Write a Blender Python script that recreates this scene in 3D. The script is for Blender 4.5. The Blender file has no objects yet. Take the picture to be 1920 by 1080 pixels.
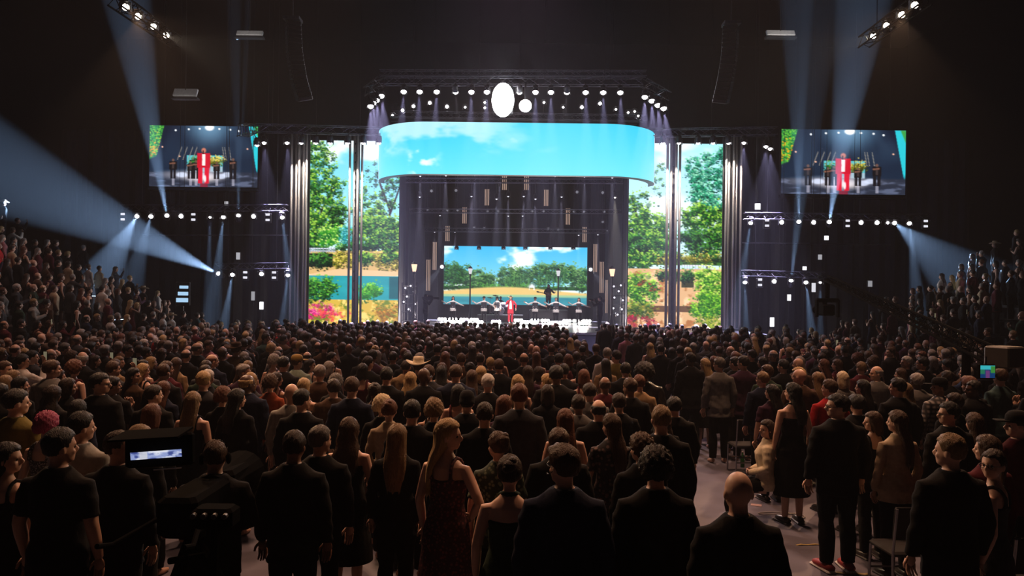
import bpy, bmesh, math, random
import numpy as np
from mathutils import Vector, Matrix, Euler
PI = math.pi
scene = bpy.context.scene
COL = scene.collection
rnd = random.Random(7)

# ------------------------------------------------------------------ camera
F, CAMZ, ROLL, SHIFT = 1400.0, 2.75, math.radians(0.7), 20.0
cam_data = bpy.data.cameras.new('camera')
cam_data.sensor_width = 36.0
cam_data.lens = 36.0 * F / 1920.0
cam_data.shift_y = SHIFT / 1920.0
cam_data.clip_end = 300
cam = bpy.data.objects.new('camera', cam_data)
COL.objects.link(cam)
cam.matrix_world = Matrix.Translation((0, 0, CAMZ)) @ Matrix.Rotation(PI / 2, 4, 'X') @ Matrix.Rotation(ROLL, 4, 'Z')
scene.camera = cam

# ------------------------------------------------------------------ world: black arena filled with thin stage haze
world = bpy.data.worlds.new('arena')
scene.world = world
world.use_nodes = True
wn = world.node_tree
wn.nodes['Background'].inputs[0].default_value = (0.0, 0.0, 0.0, 1)
wn.nodes['Background'].inputs[1].default_value = 0.0
HAZE = 0.0009
vs = wn.nodes.new('ShaderNodeVolumeScatter')
vs.inputs['Color'].default_value = (0.88, 0.90, 1.0, 1)
vs.inputs['Density'].default_value = HAZE
vs.inputs['Anisotropy'].default_value = 0.25
wn.links.new(vs.outputs[0], wn.nodes['World Output'].inputs['Volume'])

# ------------------------------------------------------------------ colour management, light paths
scene.view_settings.view_transform = 'Standard'
scene.view_settings.look = 'None'
scene.view_settings.exposure = 0.0
scene.view_settings.gamma = 1.0
scene.view_settings.use_curve_mapping = False
cy = scene.cycles
cy.max_bounces = 3
cy.diffuse_bounces = 1
cy.glossy_bounces = 2
cy.transmission_bounces = 2
cy.volume_bounces = 0
cy.transparent_max_bounces = 6
cy.sample_clamp_direct = 0
cy.sample_clamp_indirect = 2.0
cy.caustics_reflective = False
cy.caustics_refractive = False
cy.use_denoising = True

SPOT = 14.0     # overall factor of the stage lamps

def P(px, py, d):
    """The world point that lies d metres in front of the camera and shows at pixel (px, py)."""
    X, Y = px - 960.0, -(py - 540.0) + SHIFT
    c, s = math.cos(ROLL), math.sin(ROLL)
    return Vector(((X * c - Y * s) * d / F, d, CAMZ + (X * s + Y * c) * d / F))

# ------------------------------------------------------------------ materials
MATS = {}
def mat(name, col, rough=0.6, var=0.25, scale=8.0, metal=0.0, bump=0.0, stretch=(1, 1, 1), spec=0.5, sheen=0.0):
    if name in MATS: return MATS[name]
    m = bpy.data.materials.new(name); m.use_nodes = True
    nt = m.node_tree; b = nt.nodes['Principled BSDF']
    b.inputs['Roughness'].default_value = rough
    b.inputs['Metallic'].default_value = metal
    b.inputs['Specular IOR Level'].default_value = spec
    if sheen: b.inputs['Sheen Weight'].default_value = sheen
    tc = nt.nodes.new('ShaderNodeTexCoord'); mp = nt.nodes.new('ShaderNodeMapping')
    mp.inputs['Scale'].default_value = stretch
    nz = nt.nodes.new('ShaderNodeTexNoise'); nz.inputs['Scale'].default_value = scale; nz.inputs['Detail'].default_value = 3
    mx = nt.nodes.new('ShaderNodeMix'); mx.data_type = 'RGBA'
    lo = [c * (1 - var) for c in col]; hi = [min(1, c * (1 + var)) for c in col]
    mx.inputs[6].default_value = (*lo, 1); mx.inputs[7].default_value = (*hi, 1)
    L = nt.links.new
    L(tc.outputs['Object'], mp.inputs[0]); L(mp.outputs[0], nz.inputs[0])
    L(nz.outputs[0], mx.inputs[0]); L(mx.outputs[2], b.inputs['Base Color'])
    if bump:
        bp = nt.nodes.new('ShaderNodeBump'); bp.inputs['Strength'].default_value = bump; bp.inputs['Distance'].default_value = 0.01
        L(nz.outputs[0], bp.inputs['Height']); L(bp.outputs[0], b.inputs['Normal'])
    MATS[name] = m
    return m

def emis(name, col, strength, sample=False):
    if name in MATS: return MATS[name]
    m = bpy.data.materials.new(name); m.use_nodes = True
    nt = m.node_tree; nt.nodes.remove(nt.nodes['Principled BSDF'])
    e = nt.nodes.new('ShaderNodeEmission'); e.inputs[0].default_value = (*col, 1); e.inputs[1].default_value = strength
    nt.links.new(e.outputs[0], nt.nodes['Material Output'].inputs[0])
    if not sample: m.cycles.emission_sampling = 'NONE'
    MATS[name] = m
    return m

def screen_mat(name, strength):
    m = bpy.data.materials.new(name); m.use_nodes = True
    nt = m.node_tree; nt.nodes.remove(nt.nodes['Principled BSDF'])
    a = nt.nodes.new('ShaderNodeAttribute'); a.attribute_name = 'picture'
    e = nt.nodes.new('ShaderNodeEmission'); e.inputs[1].default_value = strength
    nt.links.new(a.outputs['Color'], e.inputs[0]); nt.links.new(e.outputs[0], nt.nodes['Material Output'].inputs[0])
    return m

# ------------------------------------------------------------------ mesh building
def sm(a, b, x):
    t = np.clip((x - a) / (b - a), 0, 1); return t * t * (3 - 2 * t)
class MB:
    def __init__(s): s.v = []; s.f = []; s.mi = []; s.cur = 0
    def add(s, vs, fs):
        o = len(s.v); s.v += [tuple(v) for v in vs]; s.f += [tuple(i + o for i in f) for f in fs]; s.mi += [s.cur] * len(fs)
    def box(s, c, size, rot=None, bev=0.0):
        x, y, z = size[0] / 2, size[1] / 2, size[2] / 2
        if bev:
            b = min(bev, x * .9, y * .9, z * .9)
            vs = []
            for zz, k in ((-z, b), (-z + b, 0), (z - b, 0), (z, b)):
                X, Y = x - k, y - k
                vs += [(-X + b, -Y, zz), (X - b, -Y, zz), (X, -Y + b, zz), (X, Y - b, zz), (X - b, Y, zz), (-X + b, Y, zz), (-X, Y - b, zz), (-X, -Y + b, zz)]
            fs = [tuple(range(7, -1, -1)), tuple(range(24, 32))]
            for r in range(3):
                for i in range(8):
                    j = (i + 1) % 8
                    fs.append((r * 8 + i, r * 8 + j, r * 8 + 8 + j, r * 8 + 8 + i))
        else:
            vs = [(-x, -y, -z), (x, -y, -z), (x, y, -z), (-x, y, -z), (-x, -y, z), (x, -y, z), (x, y, z), (-x, y, z)]
            fs = [(0, 3, 2, 1), (4, 5, 6, 7), (0, 1, 5, 4), (1, 2, 6, 5), (2, 3, 7, 6), (3, 0, 4, 7)]
        M = rot.to_matrix() if isinstance(rot, Euler) else rot
        out = []
        for v in vs:
            v = Vector(v)
            if M is not None: v = M @ v
            out.append(v + Vector(c))
        s.add(out, fs)
    def tube(s, pts, r, n=8, cap=True):
        """Tube through points; r a number or one radius per point."""
        pts = [Vector(p) for p in pts]; k = len(pts)
        rs = r if isinstance(r, (list, tuple)) else [r] * k
        up = None; vs = []
        for i in range(k):
            t = (pts[min(i + 1, k - 1)] - pts[max(i - 1, 0)]).normalized()
            if up is None:
                up = Vector((0, 0, 1)) if abs(t.z) < .9 else Vector((0, 1, 0))
            a = t.cross(up).normalized(); up = a.cross(t).normalized()
            for j in range(n):
                q = 2 * PI * j / n
                vs.append(pts[i] + (a * math.cos(q) + up * math.sin(q)) * rs[i])
        fs = []
        for i in range(k - 1):
            for j in range(n):
                j2 = (j + 1) % n
                fs.append((i * n + j, i * n + j2, (i + 1) * n + j2, (i + 1) * n + j))
        if cap:
            fs.append(tuple(range(n - 1, -1, -1))); fs.append(tuple(range((k - 1) * n, k * n)))
        s.add(vs, fs)
    def lathe(s, prof, c=(0, 0, 0), n=16, M=None, sx=1.0, sy=1.0):
        """prof: (radius, z) from bottom to top around z."""
        vs = []; fs = []; k = len(prof)
        for r, z in prof:
            for j in range(n):
                q = 2 * PI * j / n
                v = Vector((r * math.cos(q) * sx, r * math.sin(q) * sy, z))
                if M is not None: v = M @ v
                vs.append(v + Vector(c))
        for i in range(k - 1):
            for j in range(n):
                j2 = (j + 1) % n
                fs.append((i * n + j, i * n + j2, (i + 1) * n + j2, (i + 1) * n + j))
        fs.append(tuple(range(n - 1, -1, -1))); fs.append(tuple(range((k - 1) * n, k * n)))
        s.add(vs, fs)
    def ell(s, c, r, M=None, n=12, m=8):
        prof = [(math.sin(PI * i / m) * 1.0 + 1e-4, -math.cos(PI * i / m)) for i in range(m + 1)]
        vs = []; fs = []
        for a, z in prof:
            for j in range(n):
                q = 2 * PI * j / n
                v = Vector((a * math.cos(q) * r[0], a * math.sin(q) * r[1], z * r[2]))
                if M is not None: v = M @ v
                vs.append(v + Vector(c))
        for i in range(m):
            for j in range(n):
                j2 = (j + 1) % n
                fs.append((i * n + j, i * n + j2, (i + 1) * n + j2, (i + 1) * n + j))
        fs.append(tuple(range(n - 1, -1, -1))); fs.append(tuple(range(m * n, m * n + n)))
        s.add(vs, fs)
    def mesh(s, name, smooth=False, origin=None):
        me = bpy.data.meshes.new(name)
        v = s.v
        if origin is not None: v = [(a[0] - origin[0], a[1] - origin[1], a[2] - origin[2]) for a in v]
        me.from_pydata([tuple(a) for a in v], [], s.f)
        if any(s.mi): me.polygons.foreach_set('material_index', s.mi)
        if smooth: me.shade_smooth()
        me.update()
        return me
    def build(s, name, m, parent=None, smooth=False, origin=None):
        return put(name, s.mesh(name, smooth, origin), m, parent)

def put(name, me, m, parent=None, loc=None, rot=None, own=False):
    """Link mesh data as one object. own=True: the material sits on the object, so the mesh can be shared."""
    o = bpy.data.objects.new(name, me); COL.objects.link(o)
    ms = m if isinstance(m, (list, tuple)) else [m]
    if own:
        while len(me.materials) < len(ms): me.materials.append(None)
        for i, x in enumerate(ms):
            o.material_slots[i].link = 'OBJECT'; o.material_slots[i].material = x
    elif not me.materials:
        for x in ms: me.materials.append(x)
    if parent is not None: o.parent = parent
    if loc is not None: o.location = loc
    if rot is not None: o.rotation_euler = rot
    return o

def tag(o, label, cat, group=None, kind=None):
    o['label'] = label
    if cat: o['category'] = cat
    if group: o['group'] = group
    if kind: o['kind'] = kind
    return o
def thing(name, loc, label, cat, group=None, rz=0.0):
    o = bpy.data.objects.new(name, None); COL.objects.link(o)
    o.empty_display_size = 0.2
    o.location = loc; o.rotation_euler = (0, 0, rz)
    return tag(o, label, cat, group)
def structure(name, mb, m, label=None):
    o = mb.build(name, m); o['kind'] = 'structure'
    if label: o['label'] = label
    return o
def aim(direction, axis='Z'):
    return Vector(direction).to_track_quat(axis, 'Y').to_euler()
def ordinal(i):
    w = ['first', 'second', 'third', 'fourth', 'fifth', 'sixth', 'seventh', 'eighth', 'ninth', 'tenth', 'eleventh', 'twelfth', 'thirteenth', 'fourteenth', 'fifteenth', 'sixteenth', 'seventeenth', 'eighteenth', 'nineteenth', 'twentieth']
    if i < 20: return w[i]
    t = {2: 'twenty', 3: 'thirty', 4: 'forty', 5: 'fifty'}[(i + 1) // 10]
    r = (i + 1) % 10
    return (t[:-1] + 'ieth') if r == 0 else t + '-' + w[r - 1]

# the common materials
M_black = mat('black_drape', (.012, .012, .014), .9, .4, 3, stretch=(6, 6, .6), bump=.4)
M_blackpaint = mat('black_paint', (.02, .02, .023), .45, .3, 20)
M_truss = mat('truss_metal', (.12, .12, .14), .35, .3, 15, metal=.9)
M_chrome = mat('brushed_steel', (.62, .56, .52), .42, .2, 30, metal=.55)
M_deck = mat('stage_floor_gloss', (.03, .03, .035), .32, .5, 5)
M_plastic = mat('black_plastic', (.007, .007, .008), .55, .2, 40, spec=.25)
M_matt = mat('black_matt_metal', (.004, .004, .004), .95, .2, 20, spec=.02)
M_steel = mat('chair_steel', (.30, .30, .32), .3, .2, 30, metal=1)
M_lens = emis('lamp_lens_white', (1, .95, 1), 14)
M_lens_warm = emis('lamp_lens_warm', (1, .88, .72), 14)
M_lens_dim = emis('lamp_lens_dim', (.85, .85, 1), 1.4)
M_lens_faint = emis('lamp_lens_faint', (.8, .8, .95), .22)
# ================================================================== room shell
b = MB(); b.box((0, 29, -.1), (76, 86, .2)); 
M_floor = mat('arena_floor', (.105, .10, .135), .7, .5, 1.6, bump=.15)
structure('floor', b, M_floor, 'dark grey arena floor')
b = MB(); b.box((0, 29, 27.1), (76, 86, .2)); structure('ceiling', b, M_black)
b = MB(); b.box((0, 71, 13.5), (76, .3, 27)); structure('wall_back', b, M_black)
b = MB(); b.box((-37, 29, 13.5), (.3, 86, 27)); structure('wall_left', b, M_black)
b = MB(); b.box((37, 29, 13.5), (.3, 86, 27)); structure('wall_right', b, M_black)
b = MB(); b.box((0, -13, 13.5), (76, .3, 27)); structure('wall_front', b, M_black)

# raked stands at both sides: one tread per row
M_tread = mat('stand_concrete', (.035, .032, .034), .8, .3, 3)
ROWS = 11; ROW0, ROWW, RISE = 12.6, .85, .46
def stand(name, side, y0, y1, label):
    root = bpy.data.objects.new(name, None); COL.objects.link(root); root.location = (side * ROW0, y0, 0); root['kind'] = 'structure'; root['label'] = label
    for r in range(ROWS):
        z = .35 + RISE * r; x = side * (ROW0 + ROWW * (r + .5))
        b = MB(); b.box((x, (y0 + y1) / 2, z / 2), (ROWW - .004, y1 - y0, z), bev=.02)
        b.build('tread', M_tread, root, origin=root.location)
    b = MB()
    xf = side * (ROW0 - .1)
    for z in (.75, 1.1): b.tube([(xf, y0, z), (xf, y1, z)], .025, 6)
    for i in range(9):
        y = y0 + (y1 - y0) * i / 8; b.tube([(xf, y, 0), (xf, y, 1.1)], .025, 6)
    b.build('railing', M_blackpaint, root, origin=root.location)
    return root
stand('seating_floor', -1, 13, 32, 'stepped seating stand full of people under the left lighting rig')
stand('seating_floor', 1, 15, 30, 'stepped seating stand full of people behind the camera crane')

# ================================================================== LED pictures, painted as colour per LED cell
def vnoise(h, w, sc, seed, octs=4, ax=1.0):
    rs = np.random.RandomState(seed); out = np.zeros((h, w)); amp = 1; tot = 0
    for o in range(octs):
        gh, gw = max(2, int(h / sc * 2 ** o) + 2), max(2, int(w / (sc * ax) * 2 ** o) + 2)
        g = rs.rand(gh, gw)
        yy = np.linspace(0, gh - 1.001, h); xx = np.linspace(0, gw - 1.001, w)
        y0 = yy.astype(int); x0 = xx.astype(int); fy = (yy - y0)[:, None]; fx = (xx - x0)[None]
        fy = fy * fy * (3 - 2 * fy); fx = fx * fx * (3 - 2 * fx)
        n = (g[y0][:, x0] * (1 - fy) + g[y0 + 1][:, x0] * fy) * (1 - fx) + (g[y0][:, x0 + 1] * (1 - fy) + g[y0 + 1][:, x0 + 1] * fy) * fx
        out += amp * n; tot += amp; amp *= .55
    return out / tot
 
class Canvas:
    def __init__(s, w, h, seed):
        s.w, s.h = w, h; s.a = np.zeros((h, w, 3)); s.r = np.random.RandomState(seed); s.seed = seed
        s.Y, s.X = np.mgrid[0:h, 0:w]; s.u = (s.X + .5) / w; s.v = (s.Y + .5) / h
    def lay(s, mask, col):
        c = np.array(col, float)
        s.a = s.a * (1 - mask[..., None]) + (c if c.ndim > 1 else c[None, None]) * mask[..., None]
    def sky(s, top, bot, cover, cloud=(235, 250, 255), sc=.35):
        t = s.v[..., None]; s.a = np.array(top) * (1 - t) + np.array(bot) * t
        n = vnoise(s.h, s.w, s.h * sc, s.seed + 5, 5, 1.6); s.lay(sm(cover, cover + .16, n), cloud)
    def dab(s, x, y, rx, ry, col, al=1.0):
        x0, x1 = max(0, int((x - rx) * s.w)), min(s.w, int((x + rx) * s.w) + 2)
        y0, y1 = max(0, int((y - ry) * s.h)), min(s.h, int((y + ry) * s.h) + 2)
        if x1 <= x0 or y1 <= y0: return
        q = ((s.u[y0:y1, x0:x1] - x) / rx) ** 2 + ((s.v[y0:y1, x0:x1] - y) / ry) ** 2
        k = (np.clip(1.6 - 1.6 * q, 0, 1) * al)[..., None]
        s.a[y0:y1, x0:x1] = s.a[y0:y1, x0:x1] * (1 - k) + np.array(col) * k
    def foliage(s, cx, cy, rx, ry, n, cols, size=.03, dense=.6):
        """cols: dark to light. Leaves cluster in puffs, the light leaves sit on the upper side of each puff."""
        asp = s.w / s.h
        n = int(n * 3.6); size *= .78
        for i in range(max(3, n // 14)):
            a = s.r.rand() * 2 * PI; q = s.r.rand() ** dense
            px, py = cx + rx * q * math.cos(a), cy + ry * q * math.sin(a)
            s.dab(px, py + size * asp * .4, size * 1.9, size * asp * 1.7, np.array(cols[0]) * .5 + np.array(cols[min(1, len(cols) - 1)]) * .5, .5)
            for j in range(14):
                dx, dy = s.r.randn(2) * size * 1.7
                k = np.clip(.5 - dy / size * .28 + s.r.randn() * .25, 0, .999)
                c = np.array(cols[int(k * len(cols))], float) * (.85 + .3 * s.r.rand())
                z = size * (.30 + .55 * s.r.rand())
                s.dab(px + dx, py + dy * asp, z, z * asp * .8, c, .9)
    def limb(s, pts, w, col):
        for (x0, y0), (x1, y1) in zip(pts, pts[1:]):
            k = 24
            for i in range(k):
                t = i / k; s.dab(x0 + (x1 - x0) * t, y0 + (y1 - y0) * t, w, w * s.w / s.h * 1.3, col)
    def rect(s, x0, y0, x1, y1, col, al=1.0):
        m = ((s.u > x0) & (s.u < x1) & (s.v > y0) & (s.v < y1)) * al; s.lay(m, col)
    def tri(s, pts, col, al=1.0, soft=None):
        m = np.ones((s.h, s.w))
        n = len(pts); ar = sum(pts[i][0] * pts[(i + 1) % n][1] - pts[(i + 1) % n][0] * pts[i][1] for i in range(n))
        for i in range(n):
            (x0, y0), (x1, y1) = pts[i], pts[(i + 1) % n]
            d = ((x1 - x0) * (s.v - y0) - (y1 - y0) * (s.u - x0)) * (1 if ar > 0 else -1)
            m *= np.clip(d / (soft or .002) + .5, 0, 1)
        s.lay(m * al, col)

G_dark, G_mid, G_lit, G_sun = (10, 42, 22), (22, 92, 30), (70, 150, 40), (160, 205, 70)
TEAL = [(8, 60, 50), (20, 130, 95), (60, 185, 130), (150, 225, 190)]
GREEN = [G_dark, G_mid, G_lit, G_sun]; DEEP = [(6, 26, 18), (14, 52, 24), (30, 96, 34), (80, 150, 50)]
OLIVE = [(60, 60, 16), (120, 120, 26), (180, 170, 50), (225, 205, 100)]

def paint_left():
    c = Canvas(150, 300, 3)
    c.sky((110, 214, 244), (236, 250, 255), .50, sc=.2)
    c.limb([(.86, .62), (.9, .38), (.78, .22)], .012, (40, 30, 26)); c.limb([(.9, .40), (1.0, .25)], .01, (40, 30, 26)); c.limb([(.88, .47), (.7, .40)], .007, (40, 30, 26))
    c.limb([(.05, .6), (.18, .38), (.34, .22)], .012, (36, 30, 22))
    c.foliage(.1, .12, .2, .12, 300, GREEN, .02); c.foliage(.3, .24, .12, .1, 60, GREEN, .016); c.foliage(.82, .14, .18, .08, 40, DEEP, .014); c.foliage(.64, .27, .1, .1, 50, GREEN, .016); c.foliage(.14, .33, .26, .14, 420, GREEN, .024); c.foliage(.1, .5, .24, .1, 360, GREEN, .026)
    c.foliage(.32, .52, .16, .08, 220, [(20, 100, 40), (60, 160, 40), (130, 205, 60), (205, 235, 120)], .022)
    c.foliage(.34, .4, .1, .05, 90, DEEP, .02); c.foliage(.45, .52, .06, .06, 70, [(10, 110, 120), (40, 160, 170), (120, 210, 215)], .02)
    c.foliage(.75, .38, .25, .09, 190, GREEN, .02); c.foliage(.88, .24, .14, .1, 110, DEEP, .018); c.foliage(.72, .5, .2, .09, 420, GREEN, .024); c.foliage(.92, .52, .13, .1, 240, GREEN, .024)
    c.rect(0, .60, 1, .73, (216, 178, 116)); c.foliage(.5, .63, .55, .022, 130, OLIVE, .02); c.foliage(.42, .65, .14, .04, 110, OLIVE, .02); c.foliage(.86, .66, .16, .05, 120, OLIVE, .02); c.foliage(.66, .64, .1, .03, 90, GREEN, .02); c.foliage(.93, .62, .1, .04, 90, GREEN, .02)
    c.foliage(.5, .58, .5, .015, 130, DEEP, .02)
    c.rect(0, .585, .33, .592, (206, 214, 226)); c.rect(0, .60, .33, .606, (180, 188, 205))
    for i in range(12): c.rect(i * .028, .585, i * .028 + .008, .615, (150, 160, 180))
    c.rect(0, .615, .3, .69, (26, 34, 26)); c.foliage(.12, .66, .16, .03, 120, DEEP, .022)
    c.tri([(0, .735), (.35, .70), (1, .71), (1, .745), (0, .745)], (236, 196, 150))
    c.rect(0, .735, 1, .87, (20, 132, 150)); n = vnoise(c.h, c.w, 10, 9, 3, 5); c.lay(((c.v > .735) & (c.v < .87)) * n * .7, (60, 190, 190)); c.rect(.9, .74, 1, .86, (20, 70, 76), .7)
    c.rect(0, .865, 1, 1, (214, 178, 70)); n = vnoise(c.h, c.w, 9, 19, 4); c.lay((c.v > .865) * sm(.45, .6, n), (110, 130, 36)); c.lay((c.v > .865) * sm(.55, .66, vnoise(c.h, c.w, 8, 29, 4)), (250, 214, 120))
    c.foliage(.14, .80, .2, .06, 260, [(8, 40, 16), (24, 92, 26), (60, 150, 40), (120, 190, 60)], .022)
    c.foliage(.68, .82, .12, .035, 130, [(20, 90, 20), (60, 160, 40), (140, 210, 60)], .022)
    c.foliage(.1, .93, .28, .035, 200, [(150, 16, 90), (226, 40, 130), (250, 110, 170)], .014); c.foliage(.3, .95, .2, .03, 70, [(220, 40, 100), (250, 90, 60)], .012)
    c.foliage(.9, .93, .14, .05, 110, [(130, 80, 20), (200, 140, 40), (120, 130, 40)], .022)
    return c
def paint_right():
    c = Canvas(150, 300, 14)
    c.sky((170, 232, 250), (232, 250, 255), .46, sc=.22)
    c.limb([(.1, .72), (.14, .5), (.04, .3)], .012, (34, 26, 22)); c.limb([(.8, .7), (.86, .5), (.78, .34)], .012, (30, 36, 30)); c.limb([(.86, .52), (.98, .42)], .009, (30, 36, 30))
    c.foliage(.74, .13, .14, .09, 150, TEAL, .02); c.foliage(.84, .27, .2, .13, 380, TEAL, .022); c.foliage(.95, .12, .1, .1, 120, TEAL, .02)
    c.foliage(.8, .42, .24, .09, 340, GREEN, .024); c.foliage(.92, .54, .14, .1, 240, GREEN, .024); c.foliage(.72, .53, .2, .06, 200, DEEP, .022)
    c.foliage(.1, .36, .14, .1, 150, GREEN, .022); c.foliage(.2, .47, .24, .1, 420, GREEN, .024); c.foliage(.12, .57, .2, .08, 320, DEEP, .026); c.foliage(.33, .56, .14, .07, 200, GREEN, .022)
    c.foliage(.32, .2, .1, .12, 46, GREEN, .014)
    c.rect(0, .63, 1, .66, (60, 110, 40)); c.foliage(.5, .62, .5, .02, 170, DEEP, .02); c.foliage(.42, .63, .14, .03, 70, OLIVE, .018); c.foliage(.12, .64, .16, .05, 120, GREEN, .022); c.foliage(.78, .62, .2, .02, 70, OLIVE, .018)
    c.rect(.55, .655, .86, .662, (220, 222, 226)); c.rect(.55, .675, .86, .681, (190, 196, 206))
    for i in range(11): c.rect(.55 + i * .028, .655, .558 + i * .028, .69, (160, 168, 182))
    c.rect(0, .68, 1, 1, (222, 176, 128)); n = vnoise(c.h, c.w, 12, 8, 4); c.lay((c.v > .69) * sm(.5, .66, n), (246, 208, 166)); c.lay((c.v > .69) * sm(.55, .7, vnoise(c.h, c.w, 9, 77, 4)), (176, 112, 60))
    c.rect(.2, .88, .7, .915, (70, 46, 26), .8); c.rect(.55, .70, .68, .78, (40, 46, 22), .9); c.foliage(.5, .72, .2, .03, 110, DEEP, .02)
    c.foliage(.12, .8, .2, .09, 330, [(14, 60, 16), (50, 130, 30), (110, 180, 40), (180, 216, 80)], .022); c.foliage(.1, .92, .16, .04, 110, [(30, 60, 20), (90, 120, 30), (160, 150, 50)], .022)
    c.foliage(.84, .76, .16, .08, 260, [(26, 84, 16), (80, 160, 30), (150, 208, 50), (214, 232, 110)], .022); c.foliage(.82, .88, .18, .07, 280, [(22, 80, 16), (70, 150, 30), (150, 206, 50)], .022)
    c.foliage(.86, .97, .14, .03, 90, [(60, 100, 20), (170, 180, 60)], .02)
    c.foliage(.12, .965, .2, .03, 90, [(120, 14, 40), (210, 40, 90), (150, 30, 30)], .014); c.foliage(.2, .78, .1, .04, 26, [(170, 40, 40)], .011)
    return c
def paint_back():
    c = Canvas(230, 100, 5)
    c.sky((60, 178, 232), (170, 226, 244), .50, (250, 252, 255), .45)
    for x in (.05, .13): c.foliage(x, .5, .1, .17, 200, [(12, 44, 28), (28, 80, 40), (70, 124, 58)], .013)
    for x, y, r in ((.24, .58, .06), (.3, .62, .05), (.45, .52, .07), (.53, .55, .07), (.67, .47, .09), (.78, .45, .09), (.9, .5, .09), (.97, .55, .06)):
        c.foliage(x, y, r, .17, 200, [(12, 44, 28), (26, 78, 40), (60, 116, 56), (110, 156, 86)], .012)
    for i in range(60):
        x = .4 + .45 * c.r.rand(); y_ = .42 + .14 * c.r.rand(); c.limb([(x, y_), (x + .003, y_ + .16)], .0025, ((60, 116, 60), (90, 144, 80), (24, 70, 40))[int(c.r.rand() * 3)])
    c.rect(0, .68, 1, .74, (40, 84, 44)); c.foliage(.5, .71, .5, .02, 160, DEEP, .012)
    m = sm(-.02, .02, c.v - .74 + .05 * np.sin(c.u * 5 - .6)); c.lay(m, (224, 190, 116)); c.lay(sm(-.01, .02, c.v - .82), (150, 190, 150)); c.lay(sm(-.01, .02, c.v - .86), (30, 120, 140))
    n = vnoise(c.h, c.w, 6, 2, 3, 6); c.lay((c.v > .87) * n * .6, (90, 180, 190))
    c.rect(.595, .68, .635, .70, (236, 236, 232)); c.tri([(.585, .69), (.615, .62), (.645, .69)], (228, 232, 232)); c.rect(.597, .69, .602, .745, (236, 236, 236)); c.rect(.628, .69, .633, .745, (236, 236, 236))
    return c
def paint_banner():
    c = Canvas(380, 70, 21)
    c.sky((52, 200, 236), (104, 226, 246), .78)
    n = vnoise(c.h, c.w, 42, 31, 5, 1.5)
    c.lay(sm(.44, .62, n) * sm(.30, .12, np.abs(c.u - .27)) * sm(.72, .45, c.v) * .85, (196, 236, 246))
    c.lay(sm(.5, .64, vnoise(c.h, c.w, 16, 61, 4)) * sm(.06, .0, np.abs(c.u - .245)) * sm(.3, .5, c.v), (240, 250, 255))
    c.lay(sm(.5, .7, vnoise(c.h, c.w, 40, 41, 4, 2)) * sm(.1, .02, np.abs(c.u - .545)) * .6, (170, 232, 248))
    c.lay(sm(.35, .0, np.abs(c.u - .6)) * .35, (150, 236, 252))
    c.lay(sm(.12, .0, c.u) * .65, (176, 214, 236)); c.lay(sm(.80, 1, c.u) * sm(.1, 1., c.v) * .7, (190, 228, 236))
    c.lay(sm(.06, .05, c.u + .02 * vnoise(c.h, c.w, 9, 3, 3) ) * .8, (222, 220, 236)); c.lay(sm(.955, .97, c.u + .02 * vnoise(c.h, c.w, 9, 4, 3)), (226, 200, 206))
    return c
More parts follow.
